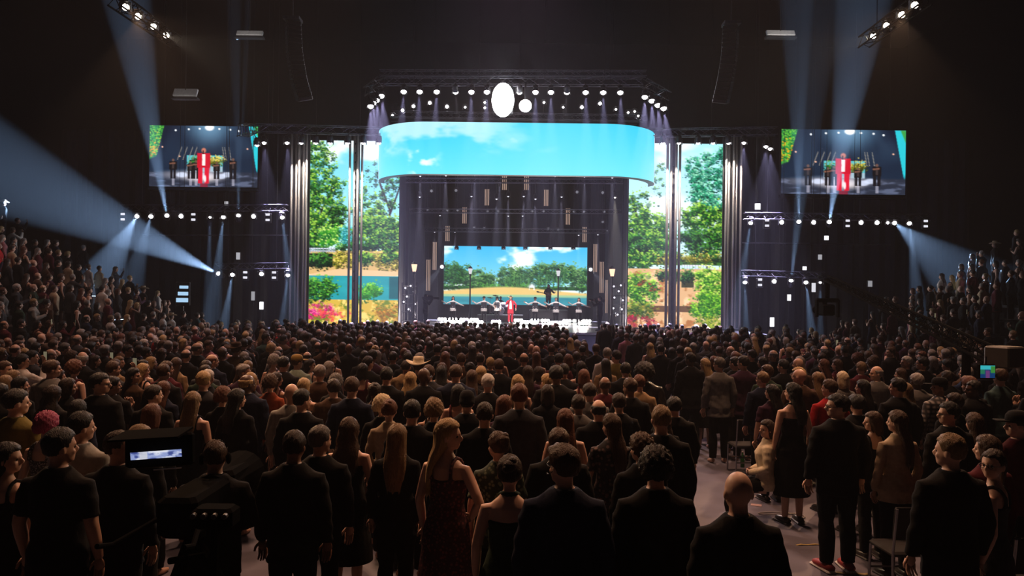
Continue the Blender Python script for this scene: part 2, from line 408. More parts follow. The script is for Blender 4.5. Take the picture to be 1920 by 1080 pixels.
def paint_relay(seed):
    """The relay screens: the stage seen from near, singer in red at the centre."""
    c = Canvas(200, 110, seed)
    t = c.v[..., None]; c.a = np.array((14, 26, 46)) * (1 - t) + np.array((26, 44, 66)) * t
    c.lay(sm(.42, .0, np.hypot((c.u - .55) * 1.3, c.v - .0)) * .8, (120, 170, 205))
    for x, y, dx, w in ((.36, .06, -.04, .03), (.46, .05, -.02, .04), (.52, .03, 0, .05), (.58, .02, .0, .06), (.64, .05, .03, .04), (.74, .06, .05, .04), (.24, .08, -.05, .03), (.82, .08, .08, .06)):
        c.tri([(x - .004, y), (x + .004, y), (x + dx + w, y + .30), (x + dx - w, y + .30)], (150, 196, 230), .42, .04)
        c.dab(x, y, .012, .02, (250, 252, 255))
    c.dab(.55, .03, .05, .06, (255, 255, 255))
    c.tri([(0, 0), (.135, 0), (.065, .50), (0, .55)], (60, 150, 60)); 
    for i in range(340):
        y = c.r.rand() * .5; x = c.r.rand() * (.13 - y * .13); k = y * 2
        c.dab(x, y, .009, .014, ((40, 150, 60), (120, 200, 60), (20, 90, 50), (240, 170, 30), (230, 120, 20))[int(c.r.rand() * (2.6 + 2.3 * k))], .9)
    c.tri([(.91, 0), (1, 0), (1, .75), (.985, .75)], (40, 200, 215)); c.tri([(.955, 0), (1, 0), (1, .2)], (60, 160, 70))
    c.rect(.345, .48, .675, .78, (90, 190, 200)); c.foliage(.42, .58, .07, .05, 60, DEEP, .014); c.foliage(.6, .57, .08, .05, 80, OLIVE, .014); c.rect(.345, .66, .675, .78, (160, 190, 205))
    for x in (.26, .31, .36, .40, .69, .71, .75): c.limb([(x, .55), (x + (.04 if x < .5 else -.02), .34)], .004, (150, 140, 130))
    c.lay(sm(.73, .77, c.v) * 1.0, (40, 46, 62)); n = vnoise(c.h, c.w, 7, 6, 4, 4); c.lay((c.v > .76) * sm(.45, .7, n) * .7, (110, 120, 150))
    c.lay(sm(.20, .0, np.hypot((c.u - .5) * .8, (c.v - .84) * 1.6)) * .95, (255, 240, 236)); c.lay(sm(.3, .0, np.hypot((c.u - .42) * .6, (c.v - .80) * 2.5)) * .7, (240, 236, 250))
    for x, y in ((.3, .80), (.66, .82), (.72, .79)): c.dab(x, y, .06, .05, (220, 230, 255), .8)
    def man(x, y, h, cols):
        w = h * .085
        c.rect(x - w, y - h * .5, x - w * .2, y, cols[1]); c.rect(x + w * .2, y - h * .5, x + w, y, cols[1])
        c.rect(x - w * 1.2, y - h * .86, x + w * 1.2, y - h * .45, cols[0]); c.rect(x - w * .35, y - h * .82, x + w * .35, y - h * .5, cols[2])
        c.dab(x, y - h * .93, h * .045, h * .085, cols[3])
    K = (18, 16, 20)
    for x, h in ((.22, .32), (.38, .28), (.43, .30), (.62, .28), (.77, .34)):
        man(x, .86, h, (K, (22, 20, 26), (60, 50, 50), (110, 80, 70)))
        c.limb([(x - .03, .86 - h * .75), (x + .02, .86 - h * .78)], .006, (120, 80, 66)); c.rect(x - .012, .86, x + .014, .97, (200, 196, 214), .6)
    man(.5, .94, .58, ((206, 20, 46), (222, 26, 54), (250, 240, 236), (200, 120, 100)))
    c.dab(.47, .55, .02, .05, (206, 20, 46)); c.tri([(.437, .47), (.452, .45), (.463, .66), (.452, .66)], (196, 18, 42)); c.tri([(.548, .45), (.558, .49), (.560, .70), (.548, .70)], (196, 18, 42)); c.rect(.492, .40, .5, .46, (60, 30, 30))
    c.dab(.515, .86, .012, .07, (255, 236, 236)); c.rect(.47, .94, .54, 1, (150, 20, 40), .7)
    for x, y in ((.12, .35), (.28, .50), (.9, .37)): c.dab(x, y, .01, .016, (255, 190, 160))
    return c

def screen_mesh(name, c, surf):
    """Grid of LED cells; surf(u, v) gives the point in the scene, v downwards; colour per corner."""
    h, w = c.h, c.w
    uu = np.linspace(0, 1, w); vv = np.linspace(0, 1, h)
    U, V = np.meshgrid(uu, vv)
    pts = surf(U, V).reshape(-1, 3)
    me = bpy.data.meshes.new(name)
    idx = np.arange(h * w).reshape(h, w)
    f = np.stack([idx[:-1, :-1], idx[1:, :-1], idx[1:, 1:], idx[:-1, 1:]], -1).reshape(-1, 4)
    me.vertices.add(h * w); me.vertices.foreach_set('co', pts.astype(np.float32).ravel())
    me.loops.add(f.size); me.loops.foreach_set('vertex_index', f.astype(np.int32).ravel())
    me.polygons.add(len(f)); me.polygons.foreach_set('loop_start', np.arange(0, f.size, 4, dtype=np.int32))
    me.update(calc_edges=True)
    q = c.a; q = (q * 2 + np.roll(q, 1, 1) * .5 + np.roll(q, -1, 1) * .5) / 3 if w > 100 else q; q[:, 0], q[:, -1] = c.a[:, 0], c.a[:, -1]
    a = np.clip(q / 255.0, 0, 1); a = np.where(a <= .04045, a / 12.92, ((a + .055) / 1.055) ** 2.4)
    at = me.color_attributes.new('picture', 'FLOAT_COLOR', 'POINT')
    at.data.foreach_set('color', np.concatenate([a.reshape(-1, 3), np.ones((h * w, 1))], 1).astype(np.float32).ravel())
    return me
def flat(p00, p10, p01):
    a, bx, by = (np.array(p) for p in (p00, p10, p01))
    return lambda U, V: a + U[..., None] * (bx - a) + V[..., None] * (by - a)

def flat_screen(name, x0, x1, ztop, zbot, y, c, m, label, group=None, depth=.35, border=.06):
    root = thing(name, ((x0 + x1) / 2, y, zbot), label, 'screen', group)
    put('display', screen_mesh('display', c, flat((x0, y, ztop), (x1, y, ztop), (x0, y, zbot))), m, root, loc=-Vector(root.location))
    b = MB(); cx, cz = (x0 + x1) / 2, (ztop + zbot) / 2
    b.box((cx, y + depth / 2 + .02, cz), (x1 - x0, depth, ztop - zbot))
    b.build('cabinet', M_blackpaint, root, origin=root.location)
    b = MB()
    for xx in (x0 - border / 2, x1 + border / 2): b.box((xx, y + .05, cz), (border, .2, ztop - zbot + 2 * border))
    for zz in (ztop + border / 2, zbot - border / 2): b.box((cx, y + .05, zz), (x1 - x0, .2, border))
    b.build('frame', M_blackpaint, root, origin=root.location)
    return root

# the two big LED walls
DL = 42.0
a, e = P(574, 263, DL), P(746, 604, DL)
flat_screen('park_screen', a.x, e.x, a.z, 1.22, DL, paint_left(), screen_mat('led_park_left', 1.25), 'tall LED wall showing a park pond with a magenta flower bed and bridge railing')
a, e = P(1180, 268, DL), P(1358, 620, DL)
flat_screen('park_screen', a.x, e.x, a.z, 1.22, DL, paint_right(), screen_mat('led_park_right', 1.25), 'tall LED wall showing trees beside a sandy path and a leafy bush')
# the far screen at the back of the stage
DB = 58.0
a, e = P(833, 461, DB), P(1100, 566, DB)
flat_screen('backdrop_screen', a.x, e.x, a.z, e.z - .3, DB, paint_back(), screen_mat('led_lake', 1.3), 'wide LED screen behind the band showing a lake, willow trees and a white gazebo')
# relay screens hung either side
DR = 42.6
for k, (x0, y0, x1, y1) in enumerate(((281, 235, 483, 352), (1465, 242, 1697, 366))):
    a, e = P(x0, y0, DR), P(x1, y1, DR)
    r = flat_screen('relay_screen', a.x, e.x, a.z, e.z, DR, paint_relay(40 + k), screen_mat('led_relay', 1.15),
                ('hanging relay screen showing the singer in red, over the left lighting rig', 'hanging relay screen showing the singer in red, over the right rig behind the camera crane')[k], depth=.3)
    b = MB()
    for q in (.12, .88):
        xx = a.x + (e.x - a.x) * q; b.tube([(xx, DR + .2, a.z), (xx, DR + .2, 26.9)], .03, 6)
    b.build('suspension_cable', M_blackpaint, r, origin=r.location)
    b = MB(); b.box(((a.x + e.x) / 2, DR + .1, e.z - .14), (e.x - a.x, .5, .12)); b.build('lower_rail', M_truss, r, origin=r.location)

# the sky banner: a curved LED header over the stage opening
HB0, HB1 = P(960, 230, 38.0).z, P(960, 328, 38.0).z
xL, xR = P(712, 260, 41).x, P(1226, 262, 41).x
def banner_xy(U):
    R = 3.0; x0, x1 = xL + R, xR - R; arc = R * PI / 2; tot = arc * 2 + (x1 - x0)
    s = U * tot
    x = np.where(s < arc, x0 - R * np.cos(s / R), np.where(s > tot - arc, x1 + R * np.sin((s - (tot - arc)) / R), x0 + (s - arc)))
    y = np.where(s < arc, 41.0 - R * np.sin(s / R), np.where(s > tot - arc, 41.0 - R * np.cos((s - (tot - arc)) / R), 38.0))
    return x, y
def banner_surf(off):
    def f(U, V):
        x, y = banner_xy(U); return np.stack([x, y + off, HB0 + V * (HB1 - HB0)], -1)
    return f
root = thing('sky_banner', (0, 38, HB1), 'curved cyan sky LED header over the stage opening', 'screen')
put('display', screen_mesh('display', paint_banner(), banner_surf(0)), screen_mat('led_sky', 1.2), root, loc=-Vector(root.location))
b = MB(); us = np.linspace(0, 1, 40); bx, by = banner_xy(us)
ring = [Vector((x, y + .04, 0)) for x, y in zip(bx, by)] + [Vector((x * .97, y + .4, 0)) for x, y in zip(bx[::-1], by[::-1])]
n = len(ring); vs = [v + Vector((0, 0, HB1)) for v in ring] + [v + Vector((0, 0, HB0)) for v in ring]
b.add(vs, [(i, (i + 1) % n, n + (i + 1) % n, n + i) for i in range(n)] + [(i, 39 - 0 + (39 - i) + 1, 39 + (39 - i), i + 1) for i in range(39)] + [(n + i, n + i + 1, n + 39 + (39 - i), n + 40 + (39 - i)) for i in range(39)])
b.build('cabinet', M_blackpaint, root, origin=root.location)

# ================================================================== stage
SZ = 1.15
root = thing('stage', (0, 36, 0), 'low black glossy stage deck in front of the screens', 'stage')
b = MB(); b.box((.2, 49, SZ - .06), (15.0 + 10, 26, .12)); b.build('deck', M_deck, root, origin=root.location)
b = MB(); b.box((.2, 36.1, SZ / 2 - .08), (24.6, .12, SZ - .16)); b.build('front_panel', M_blackpaint, root, origin=root.location)
b = MB(); b.box((.2, 35.98, SZ - .05), (25.0, .05, .08)); b.build('edge_trim', M_chrome, root, origin=root.location)
b = MB()
for i in range(3): b.box((7.4, 35.7 - .3 * i, (SZ - .25 * (i + 1)) / 2), (1.4, .3, SZ - .25 * (i + 1)))
b.build('steps', M_blackpaint, root, origin=root.location)
# portal walls inside the opening
for nm, px0, px1, lab in (('stage_surround', 747, 834, 'black portal wall closing the stage opening beside the left LED wall'), ('stage_surround', 1100, 1179, 'black portal wall closing the stage opening beside the right LED wall')):
    a, e = P(px0, 500, 44).x, P(px1, 500, 44).x
    t = thing(nm, ((a + e) / 2, 44, SZ), lab, 'stage wall')
    sgn = -1 if a < 0 else 1
    xo = a if sgn < 0 else e
    b = MB(); b.box((xo + sgn * .2, 51, (SZ + 14) / 2), (.25, 15, 14 - SZ)); b.build('side_drape', M_black, t, origin=t.location)
    for i in range(3):
        y = 47 + 4.2 * i; w = (P(834 if sgn < 0 else 1100, 500, DB).x * sgn); xi = w + .3 + (2 - i) * .5
        b = MB(); b.box((sgn * (xi + abs(xo)) / 2, y, (SZ + 14) / 2), (abs(xo) - xi, .2, 14 - SZ)); b.build('leg_drape', M_black, t, origin=t.location)
t = thing('stage_roof', (0, 50, 13), 'black roof grid over the stage interior', 'stage roof')
for i in range(5):
    b = MB(); b.box((0, 42.5 + 4 * i, 12.9), (14, .3, .3)); b.build('roof_beam', M_blackpaint, t, origin=t.location)
b = MB(); b.box((0, 60.5, 7.5), (26, .15, 15)); b.build('rear_drape', M_black, t, origin=t.location)
# black masking drapes beside the LED walls
for sx, lab in ((-1, 'tall black masking drape behind the left lighting rig'), (1, 'tall black masking drape behind the right lighting rig')):
    xi = abs(P(541 if sx < 0 else 1390, 400, 44).x)
    b = MB(); n = 60
    xs = [sx * (xi + 13.5 * i / n) for i in range(n + 1)]
    for i in range(n):
        y0, y1 = 44 + .12 * math.sin(i * 1.7), 44 + .12 * math.sin((i + 1) * 1.7)
        b.add([(xs[i], y0, 0), (xs[i + 1], y1, 0), (xs[i + 1], y1, 12.4), (xs[i], y0, 12.4)], [(0, 1, 2, 3) if sx > 0 else (3, 2, 1, 0)])
        b.add([(xs[i], y0 + .05, 0), (xs[i + 1], y1 + .05, 0), (xs[i + 1], y1 + .05, 12.4), (xs[i], y0 + .05, 12.4)], [(0, 1, 2, 3) if sx > 0 else (3, 2, 1, 0)])
    tag(b.build('masking_drape', M_black), lab, 'drape')

# columns of steel tubes
def tube_column(px0, px1, ytop, ybot, d, n, ladder, label):
    a, e = P(px0, 430, d), P(px1, 430, d)
    zt = P(px0, ytop, d).z; zb = max(0.0, P(px0, ybot, d).z)
    t = thing('steel_tube_tower', ((a.x + e.x) / 2, d, SZ), label, 'column', 'steel tube columns framing the screens')
    for i in range(n):
        x = a.x + (e.x - a.x) * (i + .5) / n
        b = MB(); b.tube([(x, d + .18 * (i % 2), SZ), (x, d + .18 * (i % 2), zt)], (e.x - a.x) / n * .30, 10); b.build('tube', M_chrome, t, smooth=True, origin=t.location)
    if ladder:
        x = (a.x + e.x) / 2
        b = MB()
        for i in range(20):
            z = 1.6 + (zt - 1.6) * i / 20; b.box((x + .04, d + .1, z), (.2, .12, .1))
        b.build('clamp', M_blackpaint, t, origin=t.location)
        b = MB(); b.box((x, d + .28, (zt + SZ) / 2), (.34, .06, zt - SZ)); b.build('back_plate', M_blackpaint, t, origin=t.location)
    else:
        b = MB(); b.box(((a.x + e.x) / 2, d + .34, (zt + SZ) / 2), (e.x - a.x, .06, zt - SZ)); b.build('back_plate', M_blackpaint, t, origin=t.location)
    b = MB(); b.box(((a.x + e.x) / 2, d + .15, SZ + .06), (e.x - a.x + .2, .6, .12)); b.build('base_plate', M_blackpaint, t, origin=t.location)
tube_column(542, 577, 250, 606, 40.5, 5, False, 'wide steel tube column at the outer edge of the pond LED wall')
tube_column(651, 680, 252, 606, 41.0, 4, True, 'narrow steel tube column crossing the pond LED wall')
tube_column(1246, 1279, 256, 620, 41.0, 4, True, 'narrow steel tube column crossing the sandy path LED wall')
tube_column(1357, 1392, 254, 622, 40.5, 5, False, 'wide steel tube column at the outer edge of the sandy path LED wall')

# ================================================================== trusses
TRUSSES = []
def truss(p0, p1, label, size=.36, bays=None, drops=0, cat='truss', group=None, m=None):
    m = m or M_truss
    p0, p1 = Vector(p0), Vector(p1); L = (p1 - p0).length; t = (p1 - p0) / L
    side = t.cross(Vector((0, 0, 1))).normalized(); up = side.cross(t)
    root = thing('lighting_truss', p0, label, cat, group); TRUSSES.append((p0.copy(), p1.copy(), size / 2))
    h = size / 2
    cs = [side * a * h + up * c * h for a, c in ((-1, -1), (1, -1), (1, 1), (-1, 1))]
    for c in cs:
        b = MB(); b.tube([p0 + c, p1 + c], .026, 6); b.build('chord', m, root, origin=p0)
    bays = bays or max(2, int(L / size / 1.4)); b = MB()
    for i in range(bays):
        q0, q1 = p0 + t * (L * i / bays), p0 + t * (L * (i + 1) / bays)
        for k in range(4):
            a, c = cs[k], cs[(k + 1) % 4]
            b.tube([q0 + (a if i % 2 else c), q1 + (c if i % 2 else a)], .013, 4, cap=False)
    o = b.build('bracing', m, root, origin=p0)
    if drops:
        b = MB()
        for i in range(drops):
            q = p0 + t * (L * (i + .5) / drops); b.tube([q, (q.x, q.y, 26.9)], .012, 4)
        b.build('suspension_cable', M_blackpaint, root, origin=p0)
    return root
def pipe(p0, p1, label, r=.03, group=None, drops=2):
    root = thing('lighting_bar', p0, label, 'truss', group)
    b = MB(); b.tube([p0, p1], r, 6); b.build('bar', M_truss, root, origin=p0)
    b = MB(); p0, p1 = Vector(p0), Vector(p1)
    for i in range(drops):
        q = p0.lerp(p1, (i + .5) / drops); b.tube([q, (q.x, q.y, 26.9)], .01, 4)
    b.build('suspension_cable', M_blackpaint, root, origin=p0)
    return root
truss(P(716, 151, 38), P(1205, 153, 38), 'main overhead truss above the sky banner', .4, drops=4)
truss(P(690, 172, 36), P(716, 151, 38), 'short slanted truss joining the left end of the overhead truss', .4)
truss(P(1205, 153, 38), P(1250, 180, 36), 'short slanted truss joining the right end of the overhead truss', .4)
truss(P(712, 137, 41), P(1212, 138, 41), 'thin upper truss over the main overhead truss', .3, drops=4)
truss(P(470, 240, 40), P(716, 246, 40), 'horizontal truss capping the pond LED wall', .4, drops=3)
truss(P(1212, 249, 40), P(1456, 246, 40), 'horizontal truss capping the sandy path LED wall', .4, drops=3)
truss(P(455, 246, 35), P(472, 240, 40), 'short truss stub reaching over the left relay screen corner', .5)
truss(P(735, 214, 39.5), P(1212, 222, 39.5), 'low truss close behind the top of the sky banner', .3, drops=3)
DS = 40.0
truss(P(228, 390, DS), P(540, 390, DS), 'upper truss of the left side lighting rig', .34, drops=4)
pipe(P(268, 441, DS + 1), P(540, 441, DS + 1), 'thin bar between the two lamp rows of the left rig', .035)
truss(P(405, 500, DS), P(541, 498, DS), 'lower truss of the left side lighting rig', .3, drops=3)
truss(P(1395, 405, DS), P(1742, 408, DS), 'upper truss of the right side lighting rig', .34, drops=4)
pipe(P(1392, 455, DS + 1), P(1670, 459, DS + 1), 'thin bar between the two lamp rows of the right rig', .035)
truss(P(1390, 512, DS), P(1545, 516, DS), 'lower truss of the right side lighting rig', .3, drops=3)
truss(P(215, -2, 19.5), P(330, 79, 24.5), 'sloping catwalk truss carrying four follow spots at upper left', .34, drops=2, m=M_matt)
truss(P(1735, -4, 19.5), P(1620, 79, 24.5), 'sloping catwalk truss carrying four follow spots at upper right', .34, drops=2, m=M_matt)
for i in range(3):
    truss(P(760 - 6 * i, (338, 395, 430)[i], 44 + 4 * i), P(1168 - 2 * i, (340, 397, 434)[i], 44 + 4 * i), ('front', 'middle', 'rear')[i] + ' lamp truss inside the stage roof', .25)

# ================================================================== lamps
b = MB(); b.box((0, 0, -.04), (.26, .22, .08), bev=.02); b.box((0, 0, .03), (.06, .06, .08))
for s in (-1, 1): b.box((s * .17, 0, -.2), (.035, .09, .3), bev=.01)
b.box((0, 0, -.075), (.37, .09, .035))
YOKE = b.mesh('yoke')
b = MB(); b.lathe([(.08, -.22), (.13, -.18), (.145, -.02), (.15, .12), (.135, .16)], n=14); b.tube([(-.18, 0, -.02), (.18, 0, -.02)], .03, 8)
HEAD = b.mesh('lamp_head', True)
def lens_mesh(r):
    b = MB(); b.lathe([(r, 0), (r * .96, .04 * r / .13), (r * .8, .085 * r / .13), (r * .45, .12 * r / .13), (.004, .13 * r / .13)], n=14); return b.mesh('lens', True)
LENS = {k: lens_mesh(v) for k, v in (('s', .07), ('m', .105), ('l', .135))}
b = MB(); b.box((0, 0, -.2), (.34, .18, .5), bev=.02); b.box((0, 0, .1), (.06, .06, .12)); CELLBOX = b.mesh('housing')
b = MB(); b.box((0, -.1, 0), (.22, .04, .115), bev=.015); CELL = b.mesh('lamp_cell')
N_SPOTS = [0]
def spot(parent, d, power, deg, col, blend=.35, r=.06, loc=(0, 0, 0)):
    L = bpy.data.lights.new('beam', 'SPOT'); L.energy = power * SPOT; L.color = col; L.spot_size = math.radians(deg); L.spot_blend = blend; L.shadow_soft_size = r
    o = bpy.data.objects.new('beam', L); COL.objects.link(o); o.parent = parent; o.location = loc
    o.rotation_euler = aim(-Vector(d)); N_SPOTS[0] += 1
    return o
WHITE, BLUE, LILAC, WARM = (.95, .95, 1), (.42, .66, 1), (.66, .60, 1), (1, .62, .34)
def clamp_to_truss(root, c, size):
    """A rod from the lamp's base to the nearest truss, or up to the roof grid where none is near."""
    best = None
    for p0, p1, h in TRUSSES:
        v = p1 - p0; t = max(0, min(1, (c - p0).dot(v) / v.dot(v))); q = p0 + v * t
        if best is None or (q - c).length < (best[0] - c).length: best = (q, h)
    q, h = best
    if (q - c).length > 1.6 and c.y > 42.5: q = Vector((c.x, c.y, 12.8))
    elif (q - c).length > 3.5: return
    b = MB(); b.tube([(0, 0, .05), (q - c) / size], .022, 5); b.build('clamp_rod', M_blackpaint, root)
def lamp(px, py, d, target, label, group, lens='m', lm=None, beam=None, size=1.0):
    """Moving-head lamp whose lens shows at (px, py, d) and points at the world point target. beam=(power, cone degrees, colour)."""
    c = P(px, py, d); dr = (Vector(target) - c).normalized()
    root = thing('stage_lamp', c + Vector((0, 0, .2 * size)), label, 'stage light', group)
    root.scale = (size,) * 3
    put('yoke', YOKE, M_blackpaint, root); clamp_to_truss(root, Vector(root.location), size)
    hd = Vector((0, 0, -.2)) - dr * .12
    put('lamp_head', HEAD, M_blackpaint, root, loc=hd, rot=aim(dr))
    put('lens', LENS[lens], lm or M_lens, root, loc=hd + dr * .155, rot=aim(dr), own=True)
    if beam: spot(root, dr, beam[0], beam[1], beam[2], loc=hd + dr * .4)
    return root
def cell_lamp(px, py, d, label, group, m=None):
    c = P(px, py, d); root = thing('strobe_lamp', c, label, 'stage light', group)
    put('housing', CELLBOX, M_blackpaint, root); clamp_to_truss(root, c, 1)
    for z in (-.05, -.33): put('lamp_cell', CELL, m or emis('cell_white', (.9, .9, 1), .9), root, loc=(0, 0, z + .03), own=True)
    return root
CAM = Vector((0, 0, 2.75))
G1 = 'lamps under the main overhead truss'
xs = [757, 787, 819, 854, 884, 913, 974, 1004, 1033, 1063, 1098, 1131, 1163]
for i, x in enumerate(xs):
    c = P(x, 170, 37.6)
    tg = {6: P(957, 580, 48.5), 3: P(890, 585, 48), 9: P(1040, 585, 48)}.get(i, Vector((c.x, 33.9, 0)))
    lamp(x, 170 + (x - 757) * .004, 37.6, tg, 'white lamp under the main overhead truss, %s from left' % ordinal(i), G1, 'l', beam=(1600, 9, (1, .94, .96)) if i == 6 else (900, 17, (1, .9, .95)) if i in (3, 9) else (3600, 17, LILAC))
for i, (x, y, d) in enumerate(((695, 197, 35.6), (700, 191, 36), (706, 186, 36.4), (715, 178, 37))):
    c = P(x, y, d); lamp(x, y, d, (c.x + .4 + .5 * i, 33.8, 0), 'white lamp on the left slanted truss, %s from its outer end' % ordinal(i), 'lamps on the slanted trusses', 'l', beam=(5200, 24, LILAC))
for i, (x, y, d) in enumerate(((1209, 180, 37), (1222, 187, 36.6), (1233, 195, 36.2), (1244, 201, 35.8))):
    c = P(x, y, d); lamp(x, y, d, (c.x - .6 + .7 * i, 33.8, 0), 'white lamp on the right slanted truss, %s from its inner end' % ordinal(i), 'lamps on the slanted trusses', 'l', beam=(5200, 24, LILAC))
second = [(736, 216, 's', 0), (755, 207, 'm', 0), (775, 199, 'm', 0), (806, 193, 'm', 1), (838, 200, 'm', 1), (872, 201, 's', 0), (909, 192, 's', 0), (909, 202, 's', 0), (1020, 192, 's', 0), (1056, 201, 's', 0), (1091, 201, 'm', 1), (1125, 194, 'm', 0), (1155, 205, 's', 0), (1178, 211, 's', 0), (1190, 209, 's', 0), (1197, 217, 's', 0)]
for i, (x, y, l, bm) in enumerate(second):
    lamp(x, y, 39.4, CAM + Vector(((i % 3 - 1) * 3, 10, 0)), 'small lamp on the low truss behind the banner, %s from left' % ordinal(i), 'small lamps behind the sky banner', l, size=.8)
# two very bright audience blinders
def blinder(px, py, d, w, h, label):
    c = P(px, py, d); root = thing('audience_blinder', c, label, 'stage light', 'audience blinders')
    b = MB(); b.box((0, .14, 0), (w * .9, .2, h * .9), bev=.08); b.tube([(0, .14, h * .4), (0, .3, 13.66 - c.z)], .05, 8); b.build('housing', M_blackpaint, root)
    b = MB(); b.ell((0, .04, 0), (w / 2, .12, h / 2), None, 24, 14); b.build('glare_oval', emis('blinder_glow', (1, .98, 1), 30), root, True)  # glowing oval shaped to the outline of the lamp's glare
    return root
WARMCROWD = (1, .50, .24)
r = blinder(943, 187, 37.5, 1.12, 1.72, 'tall glaring audience blinder hung at the main overhead truss')
spot(r, P(960, 980, 8.5) - r.location, 250, 30, WARMCROWD, blend=.7, r=.5, loc=(0, -.4, 0))
spot(r, P(960, 720, 17) - r.location, 130, 40, (1, .66, .62), blend=.8, r=.5, loc=(0, -.4, 0))
spot(r, CAM - r.location, 90, 150, (1, .92, 1), blend=.3, r=.4, loc=(0, -.3, 0))
r = blinder(985, 198, 37.5, .62, .62, 'small round glaring audience blinder beside the tall one')
# unseen lamps added above the view to light the audience
def added_lamp(x, y, z, tx, ty, power, deg, col, label):
    root = thing('added_lamp', (x, y, z), label, 'lamp', 'unseen lamps added high over the audience')
    b = MB(); b.tube([(0, 0, .1), (0, 0, 27.02 - z)], .03, 8); b.build('hanger', M_blackpaint, root)
    dr = (Vector((tx, ty, 0)) - root.location).normalized()
    b = MB(); b.lathe([(.06, -.5), (.2, -.42), (.22, .1), (.2, .1), (.18, -.3), (.01, -.32)], (0, 0, 0), 18, aim(dr).to_matrix()); b.build('lamp_shade', M_blackpaint, root, True)
    b = MB(); b.ell(-dr * .12, (.12, .12, .12), None, 12, 8); b.build('bulb', M_lens_warm, root, True)
    spot(root, dr, power, deg, col, blend=.9, r=.5, loc=dr * .2)
spot(r, CAM - r.location, 70, 150, (1, .92, 1), blend=.3, r=.3, loc=(0, -.3, 0))
FILL = 1.0 / SPOT; FOLLOW = 330
ORANGE = (1, .52, .30)
added_lamp(-3.4, 11.0, 13, -3.4, 7.8, 3100 * FILL, 76, ORANGE, 'unseen lamp added high over the left of the nearest audience')
added_lamp(3.6, 11.0, 13, 3.8, 7.8, 3100 * FILL, 76, ORANGE, 'unseen lamp added high over the right of the nearest audience')
added_lamp(-6.5, 18.5, 15, -6.5, 15.5, 3600 * FILL, 78, (1, .55, .36), 'unseen lamp added high over the left of the middle audience')
added_lamp(6.0, 18.5, 15, 6.0, 15.5, 3600 * FILL, 78, (1, .55, .36), 'unseen lamp added high over the right of the middle audience')
added_lamp(0, 28, 17.5, 0, 24, 3800 * FILL, 84, (1, .52, .74), 'unseen lamp added high before the stage')
added_lamp(-13, 22, 16, -15.5, 21, 1500 * FILL, 76, (1, .55, .42), 'unseen lamp added high beside the left stand')  # added to brighten the people in the left stand
# lamps over the LED walls
for i, x in enumerate((482, 495, 538, 565, 592, 619, 652, 681, 711)):
    y = 266 if i != 0 else 270
    lamp(x, y, 39.6, P(x + 14, 460, 39.0) if i in (1, 2) else P(x + (8 if x < 560 else 0), 420, 41.2), 'lamp on the truss over the pond LED wall, %s from left' % ordinal(i), 'lamps over the LED walls', 'm', beam=(1300, 30, LILAC) if i in (1, 2) else (65, 70, (1, .86, .76)) if i in (3, 6, 7) else None)
for i, x in enumerate((1213, 1243, 1273, 1309, 1337, 1366, 1395, 1436, 1444)):
    y = 266 + (i > 6) * 7 + (i == 8) * 4
    lamp(x, y, 39.6, P(x + (-8 if i != 8 else 10), 460, 39.0) if i in (6, 7, 8) else P(x + (8 if i == 5 else 0), 420, 41.2), 'lamp on the truss over the sandy path LED wall, %s from left' % ordinal(i), 'lamps over the LED walls', 'm', beam=(1500, 34, LILAC) if i in (6, 7, 8) else (65, 70, (1, .86, .76)) if i in (1, 2, 5) else None)
# side rigs
UL = [(232, 0), (257, 1), (283, 1), (313, 1), (339, 2), (364, 0), (394, 3), (419, 1), (447, 2), (475, 2), (503, 0), (529, 1)]
beams = {257: ((120, 640), 27, 14000, 13), 283: ((238, 560), 32, 7000, 9), 313: ((262, 130), 30, 30000, 7), 394: ((388, 640), 38, 9000, 7), 419: ((398, 590), 36, 12000, 9), 529: ((548, 560), 37, 10000, 9), 447: ((448, 100), 34, 9000, 6)}
def rig(list_, y, beams, what, off=0):
    for i, (x, k) in enumerate(list_):
        lab = '%s, %s, %s from left'
        yy = y + (x - 232) * 0.004
        if k == 0: cell_lamp(x, yy - 4, DS - .4, lab % ('two-cell strobe lamp', what, ordinal(i)), what)
        else:
            bm = beams.get(x)
            tg = P(*bm[0], bm[1]) if bm else CAM + Vector((0, 12, 4))
            lamp(x, yy, DS - .4, tg, lab % ('moving-head lamp throwing a pale beam' if bm else 'moving-head lamp', what, ordinal(i)), what, 'm' if k != 3 else 's', beam=(bm[2], bm[3], BLUE) if bm else None)
rig(UL, 405, beams, 'upper lamp row at the left rig')
LL = [(411, 1), (436, 1), (461, 0), (490, 2), (515, 0), (540, 1)]
rig(LL, 513, {411: ((150, 392), 33, 30000, 20), 436: ((420, 610), 37, 11000, 9), 540: ((528, 610), 38, 9000, 9)}, 'lower lamp row at the left rig')
UR = [(1408, 1), (1437, 0), (1466, 2), (1498, 1), (1526, 2), (1555, 1), (1588, 0), (1615, 2), (1645, 2), (1665, 3), (1677, 1), (1705, 1), (1734, 0)]
rig(UR, 412, {1408: ((1384, 560), 37, 10000, 9), 1498: ((1494, 60), 30, 22000, 6), 1555: ((1610, 60), 28, 30000, 8), 1677: ((1850, 560), 28, 8000, 15), 1705: ((1724, 600), 34, 12000, 7)}, 'upper lamp row at the right rig')
LR = [(1397, 1), (1424, 0), (1452, 2), (1483, 1), (1511, 1), (1538, 3)]
rig(LR, 523, {1397: ((1400, 640), 38, 10000, 9), 1483: ((1500, 380), 37, 15000, 8), 1511: ((1524, 640), 37, 11000, 9), 1538: ((1538, 640), 38, 6000, 8)}, 'lower lamp row at the right rig')
